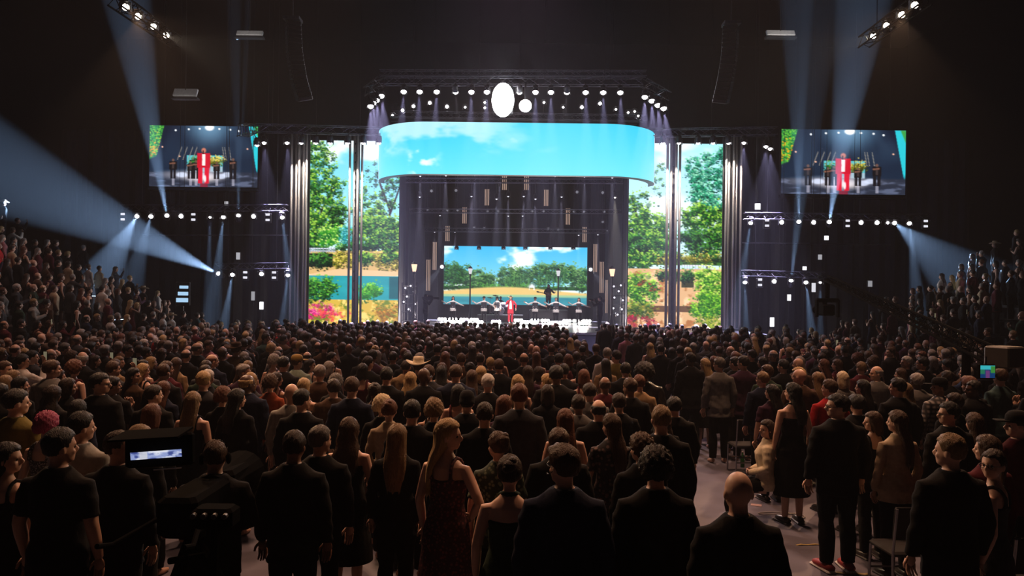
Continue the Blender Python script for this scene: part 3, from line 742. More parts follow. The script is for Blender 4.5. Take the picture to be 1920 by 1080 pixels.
# follow spots up on the catwalks, turned down onto the audience
for k, (name, pts, tgs) in enumerate((('left', ((235, 13), (259, 30), (287, 49), (311, 66)), ((1.0, 7.5, 1.3), (-4.5, 9, 1.3), (-1, 12.5, 1.3), (4.5, 4, 1.0))), ('right', ((1716, 9), (1691, 27), (1663, 47), (1638, 67)), ((-1.5, 7.5, 1.3), (4.3, 8.5, 1.3), (1, 12.5, 1.3), (-5, 4, 1.0))))):
    for i, (x, y) in enumerate(pts):
        lamp(x, y, 20 + 1.4 * i, tgs[i], 'follow spot on the upper %s catwalk, %s from the top' % (name, ordinal(i)), 'follow spots on the catwalks', 'm', M_lens_warm, beam=(FOLLOW * (.85, .85, .45, .8)[i], 15 if i == 3 else 22, (1, .56, .30) if i != 3 else (1, .80, .56)), size=.85)
# ================================================================== people: a few body builds, copied with their parts
dg_get = bpy.context.evaluated_depsgraph_get
def organic(mb, voxel, ratio, smooth=2, shape=None, name='m'):
    """One continuous skin: the overlapping volumes of mb are fused, smoothed and thinned."""
    me = mb.mesh(name); o = bpy.data.objects.new(name, me); COL.objects.link(o)
    m = o.modifiers.new('r', 'REMESH'); m.mode = 'VOXEL'; m.voxel_size = voxel
    m = o.modifiers.new('s', 'SMOOTH'); m.factor = .5; m.iterations = smooth
    if ratio < 1: m = o.modifiers.new('d', 'DECIMATE'); m.ratio = ratio
    out = bpy.data.meshes.new_from_object(o.evaluated_get(dg_get()))
    bpy.data.objects.remove(o); bpy.data.meshes.remove(me)
    if shape is not None:
        n = len(out.vertices); co = np.empty(n * 3, np.float32); out.vertices.foreach_get('co', co)
        co = shape(co.reshape(-1, 3)); out.vertices.foreach_set('co', co.astype(np.float32).ravel()); out.update()
    out.name = name; out.shade_smooth()
    return out
def loft(mb, secs, n=16):
    """secs: (z, x, y, rx, ry) ellipses from bottom to top."""
    vs = []; fs = []
    for z, x, y, rx, ry in secs:
        for j in range(n):
            q = 2 * PI * j / n; vs.append((x + rx * math.cos(q), y + ry * math.sin(q), z))
    k = len(secs)
    for i in range(k - 1):
        for j in range(n):
            j2 = (j + 1) % n; fs.append((i * n + j, i * n + j2, (i + 1) * n + j2, (i + 1) * n + j))
    fs.append(tuple(range(n - 1, -1, -1))); fs.append(tuple(range((k - 1) * n, k * n)))
    mb.add(vs, fs)
PIV = Vector((0, -.003, 1.518))      # the head turns about this point
SEX = {   # torso sections (z, y, rx, ry), shoulder half width, shoulder height, arm scale
    'm': ([(.84, -.005, .155, .105), (.92, -.005, .172, .122), (1.02, 0, .163, .113), (1.12, .005, .158, .108), (1.24, .005, .170, .118), (1.34, .0, .182, .124), (1.395, -.008, .176, .110), (1.435, -.014, .140, .088), (1.465, -.014, .100, .072), (1.495, -.01, .066, .06)], .186, 1.375, 1.0),
    'f': ([(.84, -.005, .150, .108), (.92, -.01, .172, .128), (1.02, 0, .150, .108), (1.11, .005, .126, .092), (1.22, .012, .138, .108), (1.31, .012, .150, .124), (1.39, -.008, .146, .097), (1.43, -.012, .112, .074), (1.46, -.012, .076, .058), (1.495, -.008, .050, .05)], .158, 1.372, .84)}
POSES = {   # elbow, wrist, hand direction for the right (+x) arm and the left (-x) arm, before the mirror
    'down': (((.06, -.03, 1.13), (.065, .04, .90), (-.05, .15, -1)),) * 2,
    'front': (((.075, -.01, 1.14), (-.09, .20, 1.05), (-.7, .5, .0)),) * 2,
    'clap': (((.06, .04, 1.14), (-.14, .29, 1.27), (-.15, .45, .85)),) * 2,
    'phone': (((.05, .17, 1.27), (-.06, .30, 1.55), (-.1, .1, 1)), ((.06, -.03, 1.13), (.065, .04, .90), (-.05, .15, -1))),
    'hip': (((.15, -.07, 1.17), (.02, .05, 1.02), (-.5, .6, -.3)), ((.06, -.03, 1.13), (.065, .04, .90), (-.05, .15, -1))),
    'wing': (((.27, .04, 1.27), (.47, .16, 1.40), (.7, .3, .5)), ((.26, .03, 1.24), (.46, .12, 1.17), (.9, .2, -.3))),
    'shoulder_cam': (((.13, .14, 1.22), (-.03, .30, 1.46), (-.3, .5, .5)), ((.16, .16, 1.25), (.0, .38, 1.48), (-.1, .6, .4))),
    'guitar': (((.10, -.02, 1.14), (-.10, .22, 1.06), (-.8, .3, -.2)), ((.14, .10, 1.18), (.22, .28, 1.16), (.2, .6, .5))),
    'mic': (((.10, .10, 1.20), (-.11, .17, 1.46), (-.3, .3, .5)), ((.16, -.04, 1.16), (.14, .04, .95), (0, .2, -1))),
}
def limb_pts(sex, pose, side):
    sh, sz, k = SEX[sex][1], SEX[sex][2], 1
    e, w, h = POSES[pose][0 if side > 0 else 1]
    f = lambda p: Vector((side * (sh + p[0]), p[1], p[2] * (1.0 if p[2] < 0 else 1)))
    return Vector((side * sh, -.008, sz)), f(e), f(w), Vector((side * h[0], h[1], h[2])).normalized()
def add_arm(mb, sex, pose, side, inf, upto=1.0, k=1.0):
    s, e, w, h = limb_pts(sex, pose, side); a = SEX[sex][2 + 1] * k
    pts = [s + Vector((-side * .06, -.004, .004)), s, s.lerp(e, .35), s.lerp(e, .8), e, e.lerp(w, .3), e.lerp(w, .75), w]
    rs = [.052, .054, .052, .046, .043, .043, .034, .027]
    m = max(2, int(round(len(pts) * upto)))
    mb.tube(pts[:m], [r * a + inf for r in rs[:m]], 10)
def add_hand(mb, sex, pose, side):
    s, e, w, h = limb_pts(sex, pose, side); a = SEX[sex][3]
    fw = h; sd = fw.cross(Vector((0, 1, 0)) if abs(fw.y) < .8 else Vector((0, 0, 1))).normalized()
    nr = sd.cross(fw).normalized(); inner = nr if nr.x * side < 0 else -nr
    M = Matrix((sd, nr, fw)).transposed()
    mb.ell(w + fw * .045 * a, (.038 * a, .016 * a, .05 * a), M, 10, 6)
    for i, (o, l) in enumerate(((-.028, .062), (-.010, .074), (.009, .070), (.027, .055))):
        b0 = w + fw * .082 * a + sd * o * a
        p1 = b0 + fw * l * .45 * a + inner * .008; p2 = p1 + fw * l * .3 * a + inner * .016; p3 = p2 + fw * l * .2 * a + inner * .02
        mb.tube([b0 - fw * .015, p1, p2, p3], [.0098 * a, .009 * a, .008 * a, .006 * a], 6)
    t0 = w + fw * .03 * a - sd * .03 * a; t1 = t0 - sd * .022 * a + fw * .028 * a + inner * .012; t2 = t1 - sd * .006 * a + fw * .026 * a + inner * .014
    mb.tube([t0, t1, t2], [.012 * a, .0105 * a, .008 * a], 6)
def leg_pts(sex, side, seat=False):
    x = .088 * (1 if sex == 'm' else .92) * side
    if seat: return [Vector((x, 0, .88)), Vector((x * 1.1, .22, .87)), Vector((x * 1.2, .44, .86)), Vector((x * 1.2, .45, .62)), Vector((x * 1.2, .42, .45))]
    return [Vector((x, 0, .90)), Vector((x * 1.05, .005, .70)), Vector((x * 1.1, .01, .49)), Vector((x * 1.12, -.015, .33)), Vector((x * 1.15, -.015, .085))]
LEG_R = [.092, .078, .055, .052, .038]
def head_rot(turn): return Matrix.Rotation(-math.radians(turn), 4, 'Z')
def HM(turn, tilt=0):
    return Matrix.Translation(PIV) @ head_rot(turn) @ Matrix.Rotation(math.radians(tilt), 4, 'X')
def add_head(mb, sex, M):
    R = M.to_3x3(); k = .97 if sex == 'f' else 1.0
    q = lambda x, y, z: M @ Vector((x * k, y * k, z * k))
    mb.ell(q(0, .0, .118), (.0755 * k, .094 * k, .098 * k), R, 18, 12)          # skull
    mb.ell(q(0, .030, .066), (.066 * k, .062 * k, .074 * k), R, 14, 10)         # face
    mb.ell(q(0, .056, .022), ((.046 if sex == 'm' else .038) * k, .036 * k, .028 * k), R, 12, 8)      # jaw, chin
    mb.tube([q(-.045, .078, .112), q(0, .092, .116), q(.045, .078, .112)], [.011, .013, .011], 8)    # brow
    mb.tube([q(0, .088, .108), q(0, .103, .088), q(0, .113, .071)], [.009, .012, .0145], 8)            # nose
    mb.ell(q(0, .105, .066), (.017 * k, .012 * k, .009 * k), R, 8, 6)
    mb.tube([q(-.022, .083, .042), q(0, .094, .044), q(.022, .083, .042)], [.006, .009, .006], 8)    # upper lip
    mb.tube([q(-.018, .083, .034), q(0, .091, .033), q(.018, .083, .034)], [.006, .009, .006], 8)    # lower lip
    for s in (-1, 1):
        mb.ell(q(s * .042, .065, .068), (.020 * k, .020 * k, .018 * k), R, 8, 6)                      # cheek
        mb.ell(q(s * .077, -.004, .085), (.011 * k, .020 * k, .031 * k), R, 10, 6)                    # ear
def face_shape(M, sex):
    k = .97 if sex == 'f' else 1.0
    es = [np.array(M @ Vector((s * .031 * k, .092 * k, .098 * k))) for s in (-1, 1)]
    ms = np.array(M @ Vector((0, .094 * k, .0385 * k)))
    fw = np.array(M.to_3x3() @ Vector((0, 1, 0)))
    def f(co):
        for e in es:
            d = ((co - e) ** 2).sum(1); co = co - fw * (.010 * np.exp(-d / (2 * .012 ** 2)))[:, None]
        d = ((co - ms) ** 2).sum(1); co = co - fw * (.003 * np.exp(-d / (2 * .006 ** 2)))[:, None]
        return co
    return f
def torso(sex, inf, zmin=0, zmax=9, flare=0.0):
    out = []
    for z, y, rx, ry in SEX[sex][0]:
        if zmin <= z <= zmax: out.append((z, 0, y, rx + inf + max(0, flare * (1.05 - z)), ry + inf + max(0, flare * (1.05 - z))))
    return out
def folds(amp, zlo, zhi, seed=0):
    def f(co):
        x, y, z = co[:, 0], co[:, 1], co[:, 2]
        n = np.sin(x * 31 + np.sin(z * 19 + seed) * 1.7 + seed) * np.sin(z * 23 + y * 14 + seed) + .6 * np.sin(z * 47 + x * 38 + seed)
        r = np.stack([x, y, np.zeros_like(x)], 1); r /= (np.linalg.norm(r, axis=1)[:, None] + 1e-6)
        return co + r * (amp * n * ((z > zlo) & (z < zhi)))[:, None]
    return f
BODY = {}; TOP = {}; LEGS = {}
def body(sex, pose, turn, tilt=0, seat=False):
    key = (sex, pose, turn, tilt, seat)
    if key in BODY: return BODY[key]
    mb = MB(); M = HM(turn, tilt)
    loft(mb, torso(sex, -.004))
    mb.tube([(0, -.012, 1.42), (0, -.006, 1.485), M @ Vector((0, .002, .06))], [.062 if sex == 'm' else .05, .053 if sex == 'm' else .043, .051 if sex == 'm' else .041], 12)
    add_head(mb, sex, M)
    for s in (-1, 1):
        add_arm(mb, sex, pose, s, 0); mb.tube(leg_pts(sex, s, seat), LEG_R, 10)
        f = leg_pts(sex, s, seat)[-1]; mb.tube([f + Vector((0, -.03, -.04)), f + Vector((s * .01, .06, -.055)), f + Vector((s * .02, .15, -.065))], [.036, .034, .022], 8)
    me = organic(mb, .0095, .30, 2, face_shape(M, sex), 'person')
    h = MB()
    for s in (-1, 1): add_hand(h, sex, pose, s)
    n0 = len(me.vertices)
    bm = bmesh.new(); bm.from_mesh(me); hm = h.mesh('h', True); bm.from_mesh(hm); bm.to_mesh(me); bm.free(); bpy.data.meshes.remove(hm); me.shade_smooth()
    BODY[key] = me; return me
def top(sex, pose, kind, seat=False):
    """kind: jacket, shirt (shorter), tee (short sleeves), vest (sleeveless), dress (sleeveless with skirt), halter."""
    key = (sex, pose, kind, seat)
    if key in TOP: return TOP[key]
    mb = MB()
    inf = {'jacket': .020, 'coat': .024, 'shirt': .013, 'tee': .013, 'vest': .009, 'dress': .008, 'halter': .008, 'suit': .020, 'waistcoat': .022}[kind]
    if kind in ('jacket', 'coat', 'suit'):
        secs = torso(sex, inf, .84, 1.50, .04)
        lo = .60 if kind == 'coat' else .76
        if not seat: secs = [(lo, 0, -.005, secs[0][3] + .02, secs[0][4] + .015)] + secs
        loft(mb, secs, 20)
        for s in (-1, 1): add_arm(mb, sex, pose, s, .014, .97, 1.0); mb.ell((s * (SEX[sex][1] - .022), -.01, SEX[sex][2] + .006), (.075, .068, .05))
    elif kind in ('shirt', 'tee'):
        loft(mb, [(.80, 0, -.006, .205, .155)] * (not seat) + torso(sex, inf, .84, 1.50, .13), 20)
        for s in (-1, 1): add_arm(mb, sex, pose, s, .011, .97 if kind == 'shirt' else .5)
    elif kind in ('vest', 'halter'):
        loft(mb, ([(.80, 0, -.006, .20, .155)] * (not seat) if kind == 'vest' else [(.35, 0, 0, .23, .19), (.70, 0, 0, .215, .17)]) + torso(sex, inf, .84, 1.38 if kind == 'vest' else 1.34, .12), 20)
        for s in (-1, 1): mb.tube([(s * .09, -.105, 1.31), (s * .092, -.095, 1.385), (s * .088, -.060, 1.435), (s * .086, -.012, 1.455), (s * .088, .048, 1.435), (s * .09, .085, 1.385), (s * .09, .112, 1.31)] if kind == 'vest' else [(s * .07, .11, 1.31), (s * .07, .075, 1.41), (s * .06, .03, 1.462), (s * .04, -.03, 1.482), (0, -.06, 1.478)], .021, 8)
    elif kind == 'waistcoat':
        loft(mb, torso(sex, inf, .90, 1.40), 20)
    elif kind == 'dress':
        secs = torso(sex, inf, .98, 1.38)
        secs = [(.42, 0, 0, .24, .20), (.70, 0, 0, .205, .165), (.90, 0, -.005, .185, .142)] + secs; loft(mb, secs, 20)
        for s in (-1, 1): mb.tube([(s * .085, -.105, 1.31), (s * .085, -.097, 1.385), (s * .082, -.062, 1.437), (s * .08, -.012, 1.458), (s * .082, .048, 1.437), (s * .085, .085, 1.385), (s * .085, .112, 1.31)], .0165, 8)
    me = organic(mb, .013, .40, 3, folds(.0035 if kind in ('vest', 'halter', 'dress') else .006, .5, 1.36, len(TOP)), kind)
    TOP[key] = me; return me
def legs(sex, seat=False):
    key = (sex, seat)
    if key in LEGS: return LEGS[key]
    mb = MB(); loft(mb, torso(sex, .008, .84, 1.04), 16)
    for s in (-1, 1):
        p = leg_pts(sex, s, seat); p[0] = p[0] + Vector((0, -.0, .03)); mb.tube(p, [r + (.013 if i < 3 else .022) for i, r in enumerate(LEG_R)], 12)
    me = organic(mb, .015, .35, 3, folds(.005, .1, .8), 'trousers'); LEGS[key] = me; return me

# ------------------------------------------------------------------ hair: grown in head coordinates (origin at PIV)
def hair_mesh(style, seed=1):
    rs = np.random.RandomState(seed)
    n, m = 40, 24
    v = []; C = np.array((0, .0, .118)); R = np.array((.0755, .094, .098))
    th = {'short': .014, 'fade': .007, 'crop': .010, 'fringe': .007, 'curly': .036, 'afro': .055, 'long': .016, 'wavy': .018, 'bob': .018, 'updo': .014, 'tail': .009, 'quiff': .018, 'beanie': .02}[style]
    for i in range(m + 1):
        a = PI * i / m
        for j in range(n):
            q = 2 * PI * j / n
            d = np.array((math.sin(a) * math.cos(q), math.sin(a) * math.sin(q), math.cos(a)))
            x, y, z = d
            # hairline: forehead high, temples drop behind the ear, nape low
            front = .44 if style not in ('quiff',) else .40
            line = front if y > .62 else (front + (-.16 - front) * min(1, (.62 - y) / .30) if y > .10 else (-.16 + (-.66 + .16) * min(1, (.10 - y) / .45)))
            if style == 'fringe': k_top = sm(.50, .30, z) if y < .45 else 0.0
            else: k_top = 1.0
            k = float(sm(line - .10, line + .10, z)) * k_top
            t = th
            if style in ('short', 'crop', 'quiff', 'fade'): t = th * (.55 + .45 * float(sm(-.3, .5, z)))
            if style == 'quiff' and y > .2 and z > .4: t += .022 * float(sm(.2, .8, y))
            nz = (math.sin(q * 23 + a * 3 + seed) * .35 + math.sin(q * 41 + seed * 3 + a * 5) * .25 + math.sin(q * 7 + a * 9 + seed * 2) * .5 + rs.randn() * .25) * .005
            if style in ('curly', 'afro'): nz = (math.sin(q * 9 + seed) * math.sin(a * 13 + seed) + math.sin(q * 15 + a * 8) * .7) * (.009 if style == 'curly' else .012)
            if style == 'curly': t *= (.8 + .3 * float(sm(.4, -.5, z)))
            rad = R + (t + nz) * k - .016 * (1 - k)
            v.append(C + d * rad * (1, 1, 1))
    b = MB(); vs = [tuple(p) for p in v]
    fs = [(i * n + j, (i + 1) * n + j, (i + 1) * n + (j + 1) % n, i * n + (j + 1) % n) for i in range(m) for j in range(n)]
    b.add(vs, fs)
    def curtain(secs, rid, wav=0.0):
        """A fall of hair: secs (z, y, rx, ry); rid ridge depth."""
        N = 36; vs = []
        for i, (z, y, rx, ry) in enumerate(secs):
            for j in range(N):
                q = 2 * PI * j / N
                r = 1 + rid * (math.sin(q * 11 + z * 9 * wav + seed) * .5 + math.sin(q * 17 + seed * 2 + z * 5) * .5)
                w = wav * .012 * math.sin(z * 42 + q * 2 + seed)
                vs.append((rx * r * math.cos(q) + w, y + ry * r * math.sin(q) + w * .5, z + (.03 * math.sin(q * 5 + seed) + .02 * math.sin(q * 13 + seed)) * (i == 0)))
        k = len(secs)
        fs = [(i * N + j, i * N + (j + 1) % N, (i + 1) * N + (j + 1) % N, (i + 1) * N + j) for i in range(k - 1) for j in range(N)]
        fs += [tuple(range(N - 1, -1, -1)), tuple(range((k - 1) * N, k * N))]
        b.add(vs, fs)
    if style == 'long': curtain([(-.34, -.135, .060, .020), (-.24, -.135, .085, .028), (-.14, -.120, .098, .036), (-.05, -.085, .096, .050), (.02, -.045, .090, .062), (.09, -.026, .088, .078), (.15, -.02, .084, .084), (.19, -.016, .06, .07)], .07)
    if style == 'wavy': curtain([(-.28, -.130, .085, .028), (-.20, -.130, .112, .038), (-.12, -.112, .118, .048), (-.04, -.08, .108, .058), (.03, -.045, .098, .068), (.09, -.028, .094, .080), (.15, -.02, .088, .088), (.19, -.016, .06, .07)], .11, 1.0)
    if style == 'bob': curtain([(-.03, -.05, .088, .060), (.0, -.04, .098, .076), (.05, -.026, .098, .084), (.11, -.016, .094, .092), (.17, -.01, .082, .088), (.2, -.01, .06, .06)], .05)
    if style == 'updo':
        b.ell((0, -.085, .165), (.050, .045, .045)); b.ell((.018, -.075, .20), (.03, .032, .028)); b.ell((-.02, -.1, .15), (.03, .03, .03))
    if style == 'tail':
        b.ell((0, -.10, .15), (.024, .026, .024)); b.tube([(0, -.10, .15), (0, -.145, .12), (0, -.15, .03), (.01, -.145, -.10)], [.022, .028, .026, .008], 10)
    return b.mesh('hair', True)
HAIR = {}
def hair(style, var=0):
    k = (style, var)
    if k not in HAIR: HAIR[k] = hair_mesh(style, 1 + var * 7)
    return HAIR[k]
def hat_mesh(kind):
    b = MB()
    if kind == 'cowboy':
        N = 32; prof = [(.082, .135, 0), (.092, .15, 0), (.19, .152, 1), (.195, .158, 1), (.10, .162, 0), (.088, .17, 0), (.083, .22, 0), (.076, .262, 0), (.05, .262, 0), (.004, .245, 0)]
        vs = []; fs = []
        for r, z, br in prof:
            for j in range(N):
                q = 2 * PI * j / N; x, y = r * math.cos(q), r * 1.15 * math.sin(q)
                zz = z + (br * .055 * math.cos(q) ** 2 if br else 0) - (.012 * br * abs(math.sin(q))) - (.025 if (r < .06 and abs(x) < .025) else 0)
                vs.append((x, y, zz))
        for i in range(len(prof) - 1):
            for j in range(N): fs.append((i * N + j, i * N + (j + 1) % N, (i + 1) * N + (j + 1) % N, (i + 1) * N + j))
        fs.append(tuple(range((len(prof) - 1) * N, len(prof) * N))); b.add(vs, fs)
    elif kind == 'fedora':
        b.lathe([(.085, .14), (.145, .143), (.145, .150), (.092, .158), (.088, .20), (.075, .235), (.03, .245), (.004, .23)], n=28, sy=1.15)
    elif kind == 'cap':
        b.lathe([(.083, .125), (.088, .15), (.084, .19), (.064, .222), (.03, .235), (.004, .236)], n=24, sy=1.18)
        b.box((0, .135, .137), (.13, .11, .012), bev=.005)
    elif kind == 'beanie':
        b.lathe([(.086, .085), (.09, .09), (.09, .125), (.086, .13), (.088, .165), (.075, .21), (.045, .238), (.004, .246)], n=28, sy=1.16)
    return b.mesh('hat', True)
HATS = {k: hat_mesh(k) for k in ('cowboy', 'fedora', 'cap', 'beanie')}
b = MB(); b.lathe([(.064, -.035), (.068, 0.0), (.060, .018), (.054, .016), (.058, 0), (.056, -.03)], n=20, sy=1.05); COLLAR = b.mesh('shirt_collar', True)
b = MB()
for s in (-1, 1):
    q = [Vector((s * .031 + .021 * math.cos(t), .108 - abs(.012 * math.cos(t)), .098 + .017 * math.sin(t))) for t in np.linspace(0, 2 * PI, 13)]
    b.tube(q, .0028, 5, cap=False); b.tube([(s * .052, .104, .102), (s * .074, .06, .10), (s * .077, .0, .096)], .0026, 5)
b.tube([(-.011, .106, .103), (.011, .106, .103)], .003, 5); GLASSES = b.mesh('glasses')
b = MB(); b.ell((0, 0, 0), (.0115, .0115, .0115), None, 10, 8); EYE = b.mesh('eye', True)
b = MB(); b.box((0, .0, .05), (.036, .01, .02)); b.box((0, 0, 0), (.076, .009, .155), bev=.004); PHONE = b.mesh('case')
b = MB(); b.box((0, -.0052, 0), (.068, .0012, .14)); PHONES = b.mesh('display')
def shoe_mesh():
    b = MB(); b.tube([(0, -.08, .045), (0, -.03, .055), (0, .06, .045), (0, .14, .035), (0, .185, .03)], [.036, .042, .043, .040, .022], 12); return b.mesh('shoe', True)
SHOE = shoe_mesh()
b = MB(); b.box((0, .052, .012), (.092, .29, .03), bev=.012); SOLE = b.mesh('sole')
M_sole_white = mat('sole_white', (.75, .72, .70), .6)

SKIN = {'1': mat('skin_fair', (.60, .36, .26), .5, .12, 14), '2': mat('skin_tan', (.48, .26, .17), .5, .12, 14), '3': mat('skin_brown', (.24, .115, .07), .45, .12, 14), '4': mat('skin_dark', (.085, .042, .028), .42, .15, 14)}
def hmat(n, c): return mat('hair_' + n, c, .50, .6, 70, bump=1.0, stretch=(2.4, 2.4, .3), spec=.28)
HC = {'black': hmat('black', (.010, .009, .009)), 'dark brown': hmat('dark_brown', (.026, .015, .010)), 'brown': hmat('brown', (.062, .032, .018)), 'auburn': hmat('auburn', (.115, .040, .020)), 'dark blonde': hmat('dark_blonde', (.20, .125, .062)), 'blonde': hmat('blonde', (.42, .28, .13)), 'pale blonde': hmat('pale_blonde', (.62, .50, .32)),
      'grey': hmat('grey', (.26, .235, .22)), 'white': hmat('white', (.58, .54, .50)), 'salt-and-pepper': hmat('pepper', (.11, .10, .095)), 'magenta': hmat('magenta', (.32, .035, .10))}
def cmat(n, c, r=.9, **k): return mat('cloth_' + n, c, r, .30, 26, bump=.3, spec=.12, **k)
CC = {'black': cmat('black', (.009, .009, .010)), 'charcoal': cmat('charcoal', (.035, .036, .042)), 'navy': cmat('navy', (.012, .016, .034)), 'blue': cmat('blue', (.020, .035, .085)), 'grey': cmat('grey', (.14, .135, .13)), 'light grey': cmat('light_grey', (.30, .285, .26)), 'white': cmat('white', (.62, .58, .54)),
      'beige': cmat('beige', (.40, .31, .21)), 'cream': cmat('cream', (.62, .53, .38)), 'tan': cmat('tan', (.30, .20, .105)), 'brown': cmat('brown', (.075, .042, .026)), 'olive': cmat('olive', (.16, .125, .035)), 'teal': cmat('teal', (.045, .085, .088)), 'mint': cmat('mint', (.26, .33, .27)),
      'maroon': cmat('maroon', (.075, .012, .018)), 'red': cmat('red', (.36, .018, .022)), 'rust': cmat('rust', (.30, .065, .025)), 'pink': cmat('pink', (.36, .15, .17)), 'dark green': cmat('dark_green', (.022, .040, .026)), 'leather': mat('leather_black', (.012, .012, .013), .28, .3, 30, bump=.5), 'plum': cmat('plum', (.05, .02, .04))}
def check_mat():
    m = mat('cloth_plaid', (.10, .095, .09), .85, .2, 20); nt = m.node_tree; b = nt.nodes['Principled BSDF']
    tc = nt.nodes['Texture Coordinate']; mx = nt.nodes.new('ShaderNodeMix'); mx.data_type = 'RGBA'
    ws = []
    for ax in ('X', 'Z'):
        w = nt.nodes.new('ShaderNodeTexWave'); w.bands_direction = ax; w.inputs['Scale'].default_value = 5; nt.links.new(tc.outputs['Object'], w.inputs[0]); ws.append(w)
    ad = nt.nodes.new('ShaderNodeMath'); ad.operation = 'MULTIPLY'; nt.links.new(ws[0].outputs['Fac'], ad.inputs[0]); nt.links.new(ws[1].outputs['Fac'], ad.inputs[1])
    mx.inputs[6].default_value = (.03, .03, .034, 1); mx.inputs[7].default_value = (.42, .38, .36, 1); nt.links.new(ad.outputs[0], mx.inputs[0]); nt.links.new(mx.outputs[2], b.inputs['Base Color'])
    return m
def print_mat(n, c0, c1, sc):
    m = mat('cloth_' + n, c0, .8, .2, 20); nt = m.node_tree; b = nt.nodes['Principled BSDF']
    vo = nt.nodes.new('ShaderNodeTexVoronoi'); vo.inputs['Scale'].default_value = sc; nt.links.new(nt.nodes['Texture Coordinate'].outputs['Object'], vo.inputs['Vector'])
    rp = nt.nodes.new('ShaderNodeValToRGB'); rp.color_ramp.elements[0].position = .25; rp.color_ramp.elements[0].color = (*c1, 1); rp.color_ramp.elements[1].position = .45; rp.color_ramp.elements[1].color = (*c0, 1)
    nt.links.new(vo.outputs['Distance'], rp.inputs[0]); nt.links.new(rp.outputs[0], b.inputs['Base Color'])
    return m
CC['plaid'] = check_mat(); CC['floral'] = print_mat('floral', (.012, .010, .012), (.20, .13, .12), 22); CC['sequinned'] = print_mat('sequin', (.04, .035, .035), (.40, .36, .34), 60)
CC['patterned green'] = print_mat('leafy', (.018, .035, .02), (.16, .20, .12), 26); CC['patterned maroon'] = print_mat('maroon_sequin', (.05, .01, .014), (.22, .05, .05), 40)
M_eye = mat('eye_dark', (.03, .02, .016), .2, .3, 50)
M_phone = emis('phone_glow', (.9, .8, .5), .16)
HAT_C = {'tan': CC['tan'], 'white': CC['cream'], 'straw': CC['beige'], 'black': CC['black'], 'brown': CC['brown'], 'mustard': mat('cap_mustard', (.30, .18, .03), .8)}

TOPWORD = {'jacket': 'jacket', 'suit': 'suit jacket', 'coat': 'coat', 'shirt': 'shirt', 'tee': 't-shirt', 'vest': 'sleeveless top', 'dress': 'sleeveless dress', 'halter': 'halter dress'}
HAIRWORD = {'short': 'short {c} hair', 'fade': 'close-faded {c} hair', 'crop': 'cropped {c} hair', 'fringe': 'balding head with {c} sides', 'curly': 'curly {c} hair', 'afro': 'big round {c} curls', 'long': 'long straight {c} hair', 'wavy': 'long wavy {c} hair', 'bob': '{c} bob', 'updo': '{c} updo', 'tail': '{c} ponytail', 'quiff': 'swept-back {c} hair', 'bald': 'bald head'}
POSEWORD = {'down': '', 'front': 'hands clasped', 'clap': 'hands raised clapping', 'phone': 'holding up a phone', 'hip': 'hand on hip'}
PEOPLE = []          # (x, y, radius, object)
def person(x, y, yaw, sex='m', hs='short', hc='brown', tk='jacket', tc='black', skin='1', pose='down', turn=0, tilt=0, s=1.0, seat=False, hat=None, hatc='tan', collar=False, glasses=False, var=0, z=0.0, label='', group=None, lc='black', shoes=None, name='person', cat='person', w=1.0):
    me = body(sex, pose, turn, tilt, seat)
    o = put(name, me, SKIN[skin], own=True)
    o.location = (x, y, z + (-.44 * s if seat else 0)); o.rotation_euler = (0, 0, -math.radians(yaw)); o.scale = (s * w, s * w, s)
    tag(o, label, cat, group)
    t = put({'suit': 'suit_jacket', 'vest': 'top', 'halter': 'dress', 'tee': 'shirt'}.get(tk, tk), top(sex, pose, tk, seat), CC[tc], o, own=True)
    if tk not in ('dress', 'halter'): put('trousers', legs(sex, seat), CC[lc], o, own=True)
    if tk == 'halter':
        pass
    hm = HM(turn, tilt)
    k = .97 if sex == 'f' else 1.0
    def on_head(nm, me, m, sc=1.0):
        h = put(nm, me, m, o, own=True); h.matrix_local = hm @ Matrix.Scale(k * sc, 4); return h
    if hs != 'bald': on_head('hair', hair(hs, var % 3), HC[hc])
    if hat: on_head('hat', HATS[hat], HAT_C[hatc], 1.03)
    if glasses: on_head('glasses', GLASSES, M_blackpaint)
    if abs(turn) >= 30 and y < 15:
        for sd in (-1, 1):
            e = put('eye', EYE, M_eye, o, own=True); e.matrix_local = hm @ Matrix.Translation((sd * .031 * k, .0755 * k, .098 * k))
    if collar: put('shirt_collar', COLLAR, CC['white'], o, own=True, loc=(0, -.008, 1.475))
    if shoes:
        for sd in (-1, 1):
            f = leg_pts(sex, sd, seat)[-1]; h_ = put('shoe', SHOE, shoes, o, own=True, loc=(f.x, f.y, f.z - .085), rot=(0, 0, -sd * .12)); put('sole', SOLE, M_sole_white if 'sneaker' in shoes.name else M_blackpaint, h_, own=True)
    PEOPLE.append((x, y, o))
    return o
